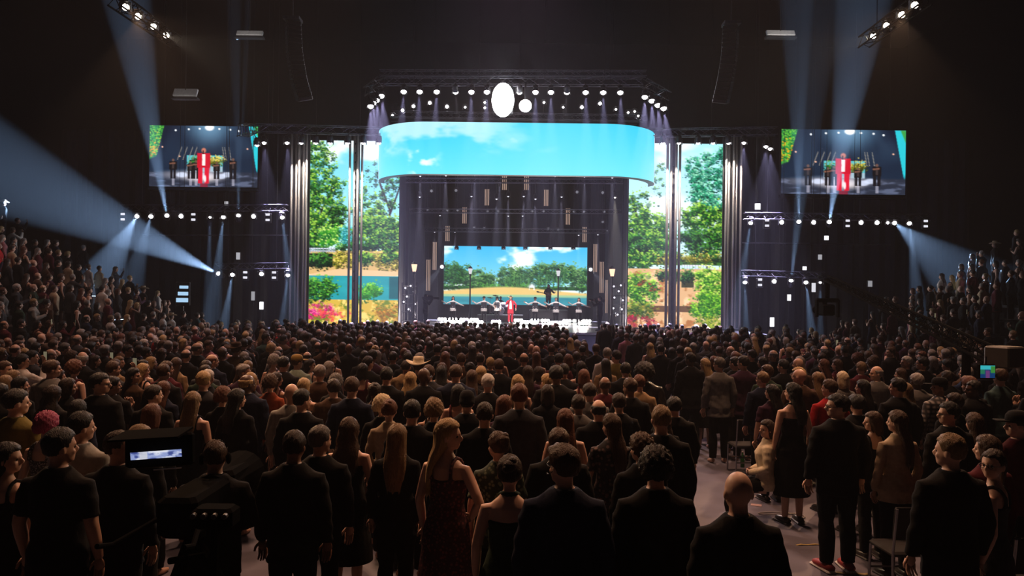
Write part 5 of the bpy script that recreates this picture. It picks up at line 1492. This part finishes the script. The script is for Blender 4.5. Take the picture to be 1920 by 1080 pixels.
# floor lights along the stage
FL = [(829, 597, 50), (849, 597, 50), (870, 596, 50), (889, 597, 50), (972, 599, 50), (1003, 599, 50), (1022, 599, 50), (1063, 600, 50), (1082, 601, 50), (1100, 601, 50),
      (842, 607, 45), (856, 608, 45), (897, 607, 45), (930, 609, 45), (985, 610, 45), (1000, 611, 45), (1037, 611, 45), (1056, 612, 45), (1093, 612, 45), (876, 607, 45)]
b = MB(); b.box((0, .06, 0), (.62, .12, .28), bev=.03); FBOX = b.mesh('housing')
b = MB(); b.lathe([(.105, 0), (.095, .04), (.06, .065), (.004, .07)], (0, 0, 0), 12, Euler((PI / 2, 0, 0)).to_matrix()); FBULB = b.mesh('bulb', True)
for i, (px, py, d) in enumerate(FL):
    p = P(px, py, d); root = thing('floor_light', (p.x, d, SZ + .16), 'glaring three-bulb stage floor light, %s from left in the %s row' % (ordinal(sorted(q[0] for q in FL if q[2] == d).index(px)), 'rear' if d == 50 else 'front'), 'stage light', 'floor lights on the stage')
    put('housing', FBOX, M_blackpaint, root)
    for k in range(3): put('bulb', FBULB, emis('floor_bulb', (1, .90, .84), 26), root, loc=((k - 1) * .19, 0, 0), own=True)
    if i % 2 == 0: spot(root, (0, -1, .10), 60, 120, (1, .84, .80), blend=.7, r=.2, loc=(0, -.2, .05))
# hanging light tubes
TB = [(946, 339, 34, 46), (987, 339, 34, 46), (913, 370, 30, 49), (1024, 371, 30, 49), (871, 404, 30, 51), (1065, 406, 30, 51), (839, 438, 28, 53), (1096, 440, 28, 53), (815, 480, 52, 55), (1116, 484, 52, 55), (803, 516, 58, 54), (1128, 520, 58, 54), (790, 556, 62, 52), (1139, 556, 62, 52)]
for i, (px, py, hp, d) in enumerate(TB):
    p = P(px, py, d); h = hp * d / F
    lab = 'bundle of three dim warm light tubes, %s from the top on the %s side' % (ordinal(i // 2), 'left' if i % 2 == 0 else 'right')
    t = thing('light_tubes', p, lab, 'light tube', 'hanging light tubes in the stage')
    for k in (-1, 0, 1):
        b = MB(); b.tube([(k * .11, 0, -h / 2), (k * .11, 0, h / 2)], .032, 8); b.build('tube', emis('tube_warm', (.62, .42, .33), .55), t, True)
    b = MB(); b.box((0, .03, h / 2 + .03), (.34, .1, .06)); b.tube([(0, .03, h / 2), (0, .03, 13.0 - p.z)], .008, 4); b.build('hanger', M_blackpaint, t)
# small hanging lamps in the stage roof
SB = [(788, 329, 1), (836, 328, 1), (890, 327, 1), (937, 327, 1), (992, 328, 1), (1041, 329, 1), (1096, 330, 1), (1148, 332, 1), (787, 368, 1), (884, 367, 1), (931, 372, 1), (953, 367, 1), (982, 367, 1), (1004, 372, 1), (1053, 368, 1), (825, 403, 1), (953, 404, 1), (980, 404, 1), (815, 434, 1), (853, 434, 1), (1085, 440, 1), (1121, 439, 1),
      (809, 358, 0), (855, 357, 0), (802, 393, 0), (839, 394, 0), (858, 394, 0), (914, 396, 0), (934, 396, 0), (998, 396, 0), (1019, 396, 0), (1076, 397, 0), (1095, 397, 0), (1133, 397, 0), (793, 425, 0), (889, 427, 0), (908, 428, 0), (1028, 429, 0), (1047, 430, 0), (1130, 416, 0), (1139, 432, 0), (1082, 360, 0), (1130, 361, 0)]
for i, (px, py, bm) in enumerate(SB):
    row = 0 if py < 340 else 1 if py < 380 else 2 if py < 410 else 3
    d = (43.4, 44.6, 53.0, 54.5)[row]
    n_ = sorted([q[0] for q in SB if (0 if q[1] < 340 else 1 if q[1] < 380 else 2 if q[1] < 410 else 3) == row]).index(px)
    c = P(px, py, d)
    lamp(px, py, d, (c.x, d - .2, 0) if bm else CAM, 'small lamp %sin the stage roof, %s from left, %s row from top' % ('with downward beam ' if bm else '', ordinal(n_), ordinal(row)), 'small lamps in the stage roof', 's' if bm else 'm', M_lens_dim if bm else M_lens_faint, (3600, 13, (.78, .74, 1)) if bm else None, size=.8)
lamp(1153, 369, 44, P(1155, 470, 44), 'small lamp with a strong warm beam at the right of the stage roof', 'small lamps in the stage roof', 's', M_lens_warm, (5000, 18, (1, .88, .70)), size=.8)
for i, (px, py, d, tx, ty) in enumerate(((829, 500, 50, 780, 558), (1107, 505, 50, 1160, 566))):
    lamp(px, py, d, P(tx, ty, 43), 'lamp beside the lake screen throwing a slanted beam to the %s' % ('left', 'right')[i], 'slanted lamps beside the lake screen', 'm', None, (1600, 9, (.75, .82, 1)))
for i, px in enumerate((856, 898, 944, 985, 1032, 1075)):
    lamp(px, 466, 57, (P(px, 466, 57).x, 52, 0), 'small dark lamp hung on the top edge of the lake screen, %s from the left' % ordinal(i), 'lamps on the lake screen edge', 's', M_lens_faint, size=.9)
# lamp ladders at the stage sides
for sx, pts in ((0, ((770, 536), (776, 547), (763, 556), (778, 570), (766, 580), (757, 566), (776, 589), (760, 540))), (1, ((1151, 537), (1160, 546), (1152, 558), (1168, 563), (1150, 578), (1158, 590), (1166, 580), (1164, 535)))):
    xs_ = [q[0] for q in pts]; a, e = P(min(xs_) - 3, 530, 42), P(max(xs_) + 3, 600, 42)
    t = thing('lamp_ladder', ((a.x + e.x) / 2, 42, SZ), 'upright frame of small white lamps beside the %s LED wall' % ('left', 'right')[sx], 'lamp frame', 'lamp frames at the stage sides')
    for xx in (a.x, e.x): 
        b = MB(); b.tube([(xx, 42.1, SZ), (xx, 42.1, a.z)], .035, 6); b.build('upright', M_truss, t, origin=t.location)
    for k in range(5):
        z = SZ + (a.z - SZ) * (k + .6) / 5
        b = MB(); b.tube([(a.x, 42.1, z), (e.x, 42.1, z)], .02, 6); b.build('rung', M_truss, t, origin=t.location)
    for px, py in pts:
        p = P(px, py, 41.95); b = MB(); b.box(p + Vector((0, .08, 0)), (.2, .14, .22), bev=.02); o = b.build('lamp_housing', M_blackpaint, t, origin=t.location)
        b = MB(); b.lathe([(.06, 0), (.05, .03), (.004, .04)], p, 10, Euler((PI / 2, 0, 0)).to_matrix()); b.build('lens', emis('ladder_lens', (.92, .9, 1), 1.2), o, origin=t.location)

# ================================================================== hung line arrays, ceiling panels
def line_array(pts, d, label):
    """pts: pixels along the hang from top to bottom."""
    w = [P(x, y, d) for x, y in pts]
    cum = [0]
    for a, c in zip(w, w[1:]): cum.append(cum[-1] + (c - a).length)
    n = 18; t = thing('line_array', w[0], label, 'loudspeaker', 'hung line arrays')
    def at(s):
        s = max(0, min(1, s)) * cum[-1]
        for i in range(len(w) - 1):
            if s <= cum[i + 1] + 1e-6: return w[i].lerp(w[i + 1], (s - cum[i]) / (cum[i + 1] - cum[i]))
        return w[-1]
    sgn = 1 if w[0].x < 0 else -1
    for i in range(n):
        p, q = at(i / n), at((i + 1) / n); c = (p + q) / 2; dz = (p - q).normalized()
        pitch = .35 * (i / n) ** 2
        R = Euler((pitch, -math.atan2(dz.x, dz.z) * -1, sgn * .5)).to_matrix()
        b = MB(); h = (p - q).length * .93
        b.box(c, (.62, .5, h), rot=R, bev=.02); o = b.build('speaker_cabinet', M_blackpaint, t, origin=w[0])
        b = MB(); b.box(c + R @ Vector((0, -.26, 0)), (.54, .03, h * .76), rot=R); b.build('grille', mat('speaker_grille', (.06, .05, .055), .35, .5, 90, metal=.6), o, origin=w[0])
    b = MB(); b.box(w[0] + Vector((0, 0, .12)), (.7, .6, .12)); b.tube([w[0], (w[0].x, d, 26.9)], .03, 6); b.build('rigging_frame', M_truss, t, origin=w[0])
line_array([(549, 42), (552, 100), (560, 150), (571, 188)], 32, 'curved line array of loudspeakers hung above the left side of the stage')
line_array([(1371, 50), (1368, 105), (1361, 150), (1351, 193)], 32, 'curved line array of loudspeakers hung above the right side of the stage')
def ceiling_box(px0, py0, px1, py1, d, label, lit):
    a, e = P(px0, py0, d), P(px1, py1, d)
    t = thing('ceiling_panel', ((a.x + e.x) / 2, d, e.z), label, 'ceiling panel', 'pale hanging panels near the ceiling')
    c = Vector(((a.x + e.x) / 2, d, (a.z + e.z) / 2))
    b = MB(); b.box(c, (e.x - a.x, .12, a.z - e.z), rot=Euler((-.5, 0, 0)), bev=.02); b.build('panel', mat('panel_pale', (.75, .73, .72), .6), t, origin=t.location)
    b = MB(); b.tube([c, (c.x, d, 26.9)], .015, 5); b.build('suspension_cable', M_blackpaint, t, origin=t.location)
    b = MB(); b.box(c + Vector((0, -.02, -(a.z - e.z) * .5 - .06)), (e.x - a.x + .1, .3, .08)); b.build('lower_edge', M_blackpaint, t, origin=t.location)
    L = bpy.data.lights.new('uplight', 'SPOT'); L.energy = lit * .3; L.spot_size = 1.1; L.spot_blend = .8; L.shadow_soft_size = .05; L.color = (1, .95, .92)
    o = bpy.data.objects.new('uplight', L); COL.objects.link(o); o.location = c + Vector((0, -1.6, -.9)); o.rotation_euler = aim(-(c - o.location))
ceiling_box(444, 57, 493, 69, 33, 'pale lit panel near the ceiling above the left line array', 130)
ceiling_box(1437, 56, 1490, 69, 33, 'pale lit panel near the ceiling above the right line array', 260)
ceiling_box(326, 165, 370, 183, 32, 'tilted pale panel with warm light under the left catwalk', 55)

# ================================================================== camera crane at the right
hd = P(1552, 522, 17.0); pv = P(1812, 652, 11.6); tl = P(1868, 668, 10.6)
t = thing('camera_crane', (pv.x, pv.y, 0), 'long black camera crane arm reaching over the right audience', 'camera crane')
dv = (hd - pv); sd = dv.normalized().cross(Vector((0, 0, 1))).normalized(); up = sd.cross(dv.normalized())
for a_, c_ in ((-.11, -.1), (.11, -.1), (0, .12)):
    b = MB(); b.tube([tl + sd * a_ + up * c_, hd + sd * a_ * .5 + up * c_ * .5], .024, 6); b.build('arm_rail', M_matt, t, origin=t.location)
b = MB()
for i in range(26):
    q0, q1 = tl.lerp(hd, i / 26), tl.lerp(hd, (i + 1) / 26)
    w0, w1 = 1 - .5 * i / 26, 1 - .5 * (i + 1) / 26
    for s in (-1, 1): b.tube([q0 + sd * .11 * s * w0 - up * .1 * w0, q1 + up * .12 * w1], .007, 4); b.tube([q0 + up * .12 * w0, q1 + sd * .11 * s * w1 - up * .1 * w1], .007, 4)
b.build('bracing', M_matt, t, origin=t.location)
b = MB(); b.tube([hd, hd + Vector((0, 0, -.45))], .05, 8); b.box(hd + Vector((0, 0, -.5)), (.5, .12, .1), bev=.02)
for s in (-1, 1): b.box(hd + Vector((s * .24, 0, -.68)), (.05, .12, .4), bev=.01)
b.build('pan_head', M_matt, t, origin=t.location)
b = MB(); b.box(hd + Vector((-.02, .05, -.72)), (.26, .45, .26), bev=.03); b.box(hd + Vector((-.02, .2, -.55)), (.1, .2, .08)); b.lathe([(.07, 0), (.075, .2), (.095, .3)], hd + Vector((-.02, .27, -.72)), 14, Euler((-PI / 2, 0, 0)).to_matrix()); b.build('remote_camera', M_matt, t, origin=t.location)
b = MB(); b.tube([(pv.x, pv.y, .35), pv], [.09, .06], 10)
for k in range(3):
    q = k * 2.1 + .4; b.tube([(pv.x, pv.y, .7), (pv.x + .75 * math.cos(q), pv.y + .75 * math.sin(q), .02)], .035, 6)
b.build('pedestal', M_matt, t, origin=t.location)
b = MB(); b.box(tl + Vector((.05, -.1, .0)), (.42, .34, .30), rot=Euler((0, 0, .5)), bev=.02); b.build('counterweight', mat('counterweight_grey', (.07, .065, .06), .5), t, origin=t.location)
for nm, pp, sz in (('crane_monitor', (1852, 697, 10.2), (.20, .17)),):
    c = P(*pp); m = thing(nm, c, 'small monitor with a green and blue picture under the crane counterweight', 'monitor')
    b = MB(); b.box((0, .03, 0), (sz[0] + .03, .05, sz[1] + .03), bev=.01); b.tube([(0, .05, 0), (.04, .1, .2)], .012, 6); b.build('housing', M_matt, m)
    cv = Canvas(16, 12, 3); cv.a[:] = (20, 60, 110); cv.rect(0, 0, 1, .3, (60, 190, 200)); cv.rect(.7, .1, 1, .6, (60, 140, 60)); cv.rect(.4, .4, .6, 1, (110, 60, 120)); cv.rect(0, .3, .3, .7, (40, 120, 90))
    put('display', screen_mesh('display', cv, flat((-sz[0] / 2, -.001, sz[1] / 2), (sz[0] / 2, -.001, sz[1] / 2), (-sz[0] / 2, -.001, -sz[1] / 2))), screen_mat('led_monitor', .8), m)

# ================================================================== broadcast camera position at the lower left
c = P(292, 862, 4.6)
t = thing('broadcast_camera', (c.x, 4.75, 0), 'big black broadcast camera with a wide lit viewfinder monitor', 'camera', rz=0.0)
def rel(px, py, d): return P(px, py, d) - t.location
b = MB(); q = rel(292, 846, 4.6)
b.box(q + Vector((0, .06, -.005)), (.42, .07, .20), rot=Euler((-.1, -.07, 0)), bev=.015); b.box(q + Vector((0, -.06, .115)), (.42, .22, .012), rot=Euler((.1, -.07, 0))); b.build('viewfinder_hood', M_matt, t)
cv = Canvas(60, 14, 5); cv.a[:] = (150, 165, 215); n_ = vnoise(14, 60, 9, 3, 3); cv.lay(sm(.4, .65, n_), (235, 238, 250)); cv.lay(sm(.52, .7, vnoise(14, 60, 7, 8, 3)), (70, 84, 150)); cv.rect(.18, 0, .33, 1, (220, 220, 224), .8)
a_, b_, c_ = rel(244, 849, 4.58), rel(340, 842, 4.58), rel(245, 863, 4.58)
put('display', screen_mesh('display', cv, flat(a_, b_, c_)), screen_mat('led_viewfinder', .9), t)
b = MB(); a_, e_ = rel(288, 881, 4.55), rel(340, 877, 4.55); b.tube([a_, e_], .004, 6); b.build('hood_edge', M_chrome, t)
b = MB(); q = rel(330, 905, 4.75); b.box(q + Vector((.02, .25, -.22)), (.26, .60, .26), bev=.03); b.build('camera_body', M_matt, t)
b = MB(); b.lathe([(.13, 0), (.14, .3), (.17, .55), (.18, .62)], q + Vector((.02, .5, -.2)), 18, Euler((-PI / 2, 0, 0)).to_matrix()); b.box(q + Vector((.02, .8, -.2)), (.24, .4, .26), bev=.03); b.build('box_lens', M_matt, t)
for s in (-1, 1):
    b = MB(); b.tube([q + Vector((s * .14, .05, -.25)), q + Vector((s * .24, -.30, -.30)), q + Vector((s * .25, -.45, -.26))], .016, 8); b.build('pan_handle', M_matt, t)
b = MB(); z0 = -(q.z); b.tube([q + Vector((0, .25, -.2)), q + Vector((0, .25, -.42))], .09, 12)
for k in range(3):
    g_ = k * 2.094 + .5; b.tube([q + Vector((0, .25, -.4)), Vector((q.x + .6 * math.cos(g_), q.y + .25 + .6 * math.sin(g_), .02))], .035, 8)
b.build('tripod', M_matt, t)
u = P(404, 822, 5.35); s_ = (CAMZ - .0 - (CAMZ - u.z)) / 1.75
operator = person(u.x, 5.35, -14, 'm', 'crop', 'brown', 'jacket', 'black', '1', 'front', 0, 0, s_, label='camera operator with close brown hair beside the big broadcast camera', group=None)
b = MB(); b.tube([(-.088, 0, .09), (-.07, 0, .19), (0, 0, .232), (.07, 0, .19), (.088, 0, .09)], .008, 6)
for s in (-1, 1): b.ell((s * .092, 0, .085), (.02, .036, .042), None, 10, 8)
h = b.build('headphones', M_matt, operator); h.matrix_local = HM(0)
t = thing('equipment_stand', (P(395, 930, 4.4).x, 4.4, 0), 'dark stand of camera controls with knobs before the operator', 'equipment')
q = P(405, 968, 4.4) - t.location
b = MB(); b.box(q, (.24, .16, .12), bev=.02); b.tube([q, (0, 0, .05)], .03, 8); b.box((0, 0, .03), (.4, .4, .06), bev=.02); b.build('stand_body', M_matt, t)
for i in range(4):
    b = MB(); b.lathe([(.016, 0), (.016, .03), (.012, .034)], q + Vector((-.09 + .06 * i, -.085, .03)), 10, Euler((PI / 2, 0, 0)).to_matrix()); b.build('knob', M_blackpaint, t)
b = MB(); b.tube([q + Vector((-.25, -.05, -.25)), q + Vector((-.02, -.08, -.2))], .02, 8); b.build('lever', M_matt, t)

# ================================================================== chairs and litter at the right of the aisle
b = MB(); b.box((0, 0, .445), (.42, .42, .05), bev=.02); C_SEAT = b.mesh('seat')
b = MB(); b.box((0, -.22, .74), (.42, .035, .30), rot=Euler((.12, 0, 0)), bev=.015); C_BACK = b.mesh('backrest')
b = MB(); b.tube([(0, .18, .43), (0, .21, .01)], .0125, 8); C_LEG0 = b.mesh('leg')
b = MB(); b.tube([(0, -.26, .88), (0, -.20, .45), (0, -.21, .01)], .0125, 8); C_LEG1 = b.mesh('leg')
b = MB(); b.tube([(-.2, 0, 0), (.2, 0, 0)], .010, 6); C_BAR = b.mesh('stretcher')
M_seat = mat('chair_fabric', (.016, .015, .017), .8, .3, 40)
nc = 0
for r, y in enumerate((5.35, 6.2, 7.05, 7.95, 8.9, 9.9, 10.9, 12.0)):
    for c in range(6):
        x = 3.72 + .56 * c + .05 * math.sin(r * 3 + c)
        if x > y * .70 + .2: continue
        ok = all((x - a) ** 2 + (y + .12 - d_) ** 2 > .12 for a, d_, _ in PEOPLE if d_ < 14)
        yy = y
        if not ok or (x - pv.x) ** 2 + (y - pv.y) ** 2 < 1.7: continue
        nc += 1
        t = thing('folding_chair', (x, yy, 0), 'black padded chair with steel legs, %s from aisle, %s row right of aisle' % (ordinal(c), ordinal(r)), 'chair', 'chairs right of the aisle', rz=.06 * math.sin(c * 5 + r))
        put('seat', C_SEAT, M_seat, t); put('backrest', C_BACK, M_seat, t)
        for s in (-.2, .2): put('leg', C_LEG0, M_steel, t, loc=(s, 0, 0)); put('leg', C_LEG1, M_steel, t, loc=(s, 0, 0))
        put('stretcher', C_BAR, M_steel, t, loc=(0, .195, .2)); put('stretcher', C_BAR, M_steel, t, loc=(0, -.205, .2))
def ground(px, py):
    u = P(px, py, 1.0); d = CAMZ / (CAMZ - u.z); return Vector((u.x * d, d, 0))
# water bottle
g0 = ground(1592, 1070)
M_glass = bpy.data.materials.new('clear_plastic'); M_glass.use_nodes = True
bs = M_glass.node_tree.nodes['Principled BSDF']; bs.inputs['Transmission Weight'].default_value = .75; bs.inputs['Roughness'].default_value = .08; bs.inputs['IOR'].default_value = 1.33; bs.inputs['Base Color'].default_value = (.85, .9, .92, 1)
t = thing('water_bottle', g0, 'clear plastic water bottle standing on the floor by the chairs', 'bottle')
b = MB(); b.lathe([(.03, 0), (.034, .01), (.033, .05), (.035, .06), (.033, .09), (.035, .11), (.035, .15), (.028, .185), (.014, .205), (.013, .22)], n=18); b.build('bottle_body', M_glass, t, True)
b = MB(); b.lathe([(.0355, .075), (.0355, .125)], n=18); b.build('label', mat('bottle_label', (.75, .78, .8), .5), t, True)
b = MB(); b.lathe([(.016, .218), (.016, .236), (.014, .238)], n=14); b.build('cap', mat('bottle_cap', (.8, .8, .82), .4), t)
g0 = ground(1392, 876)
t = thing('green_bottle', g0, 'green glass bottle standing on the floor at the aisle edge', 'bottle')
b = MB(); b.lathe([(.032, 0), (.034, .01), (.034, .13), (.014, .19), (.013, .25)], n=16); b.build('bottle_body', mat('green_glass', (.02, .12, .03), .1), t, True)
b = MB(); b.lathe([(.015, .245), (.015, .262)], n=12); b.build('cap', mat('bottle_cap', (.8, .8, .82), .4), t)
M_paper = mat('paper_white', (.62, .60, .56), .8, .1, 5)
for px, py, w_, l_, rz, m_, lab in ((1430, 936, .10, .30, .2, M_paper, 'pale paper strip on the floor behind the bald head'), (1516, 908, .26, .12, .3, mat('programme_green', (.25, .28, .16), .7), 'greenish programme lying on a dark surface by the chairs'), (1418, 948, .07, .14, 1.2, mat('paper_pink', (.5, .36, .38), .8), 'pink slip of paper at the aisle edge'), (1592, 1076, .42, .05, -.1, mat('card_gold', (.40, .30, .12), .6), 'narrow golden card strip under the water bottle'), (1520, 1022, .34, .03, .1, mat('card_gold', (.40, .30, .12), .6), 'thin golden card strip near the red sneaker'), (1660, 1070, .22, .10, .3, M_paper, 'white leaflet lying on the floor beyond the water bottle')):
    g0 = ground(px, py); b = MB()
    k = 6; vs = []
    for i in range(k + 1):
        for s in (-1, 1): vs.append((w_ * (i / k - .5), s * l_ / 2, .004 + .01 * math.sin(i * 1.3) ** 2)); 
    n0 = len(vs); vs += [(a_, c_, z_ - .003) for a_, c_, z_ in vs]
    b.add(vs, [(2 * i, 2 * i + 1, 2 * i + 3, 2 * i + 2) for i in range(k)] + [(n0 + 2 * i, n0 + 2 * i + 2, n0 + 2 * i + 3, n0 + 2 * i + 1) for i in range(k)])
    o = b.build('paper', m_); o.location = g0; o.rotation_euler = (0, 0, rz); tag(o, lab, 'paper')
g0 = ground(1485, 980); b = MB(); pts_ = [(.16 * math.cos(q * 1.3) * (1 + .12 * q), .10 * math.sin(q * 1.3) + .05 * q, .012) for q in np.linspace(0, 9, 60)]
b.tube(pts_, .007, 6); o = b.build('cable', mat('cable_grey', (.28, .26, .25), .5), None, True); o.location = g0; tag(o, 'loose grey cable coiled on the floor at the aisle edge', 'cable')
# the person sitting in a cream coat behind the bare-armed one
u = ground(1446, 985)
person(u.x + .02, u.y + .25, -70, 'f', 'wavy', 'dark brown', 'jacket', 'cream', '1', 'front', -35, 0, .97, seat=True, label='seated person in cream jacket beside the bare-armed person in black', group='audience standing on the floor', shoes=M_shoe)

# small work lights in the wings
for px, py, d, w_, h_, st, lab in ((490, 573, 42, .22, .42, 3, 'upright white work light low under the left rig'), (474, 555, 42, .2, .5, .35, 'dim work light beside the upright white one'), (446, 480, 42.5, .22, .4, .45, 'dim work light above the lower left lamp row'), (424, 381, 40, .2, .2, .5, 'small square lamp over the upper left truss'),
                                   (1421, 387, 41, .3, .32, 3, 'white square work light over the upper right lamp row'), (1448, 604, 41, .22, .5, 3.5, 'white work light low at the foot of the right rig'), (1480, 558, 41, .2, .34, 2, 'white work light between the right rig and the crane'), (1526, 539, 41, .22, .5, .8, 'pale oval work light beside the lower right lamp row'), (1509, 503, 41, .22, .2, 2, 'small white lamp over the lower right truss'), (1550, 446, 41, .24, .24, 1.5, 'small white lamp hung under the upper right lamp row'), (1538, 482, 41, .22, .28, .4, 'dim lamp hung midway between the right lamp rows'), (1632, 532, 38, .22, .3, .3, 'dim grey lamp beyond the camera crane arm')):
    c = P(px, py, d); t = thing('work_light', c, lab, 'stage light', 'work lights in the wings')
    b = MB(); b.box((0, .1, 0), (w_ + .06, .12, h_ + .06), bev=.03)
    if c.z < 5: b.tube([(0, .12, 0), (0, .12, -c.z + .02)], .02, 6); b.box((0, .12, -c.z + .02), (.4, .4, .04))
    else: b.tube([(0, .12, 0), (0, .12, 26.98 - c.z)], .010, 6)
    b.build('housing', M_blackpaint, t)
    b = MB(); b.box((0, .03, 0), (w_, .03, h_), bev=.012); b.build('lens', emis('work_light_%d' % int(st * 100), (.92, .92, 1), st), t)
c = P(343, 551, 31); t = thing('stair_light', c, 'bluish louvred light at the far end of the left stand', 'light', rz=.3)
b = MB(); b.box((0, .08, 0), (.55, .1, 1.0), bev=.03); b.tube([(0, .1, 0), (0, .1, -c.z)], .03, 6); b.build('housing', M_blackpaint, t)
for k in range(3):
    b = MB(); b.box((.03 * (1 - k), .02, .28 - .27 * k), (.34 + .06 * k, .03, .12 + .03 * k), bev=.01); b.build('light_bar', emis('stair_blue', (.45, .72, 1), .9), t)
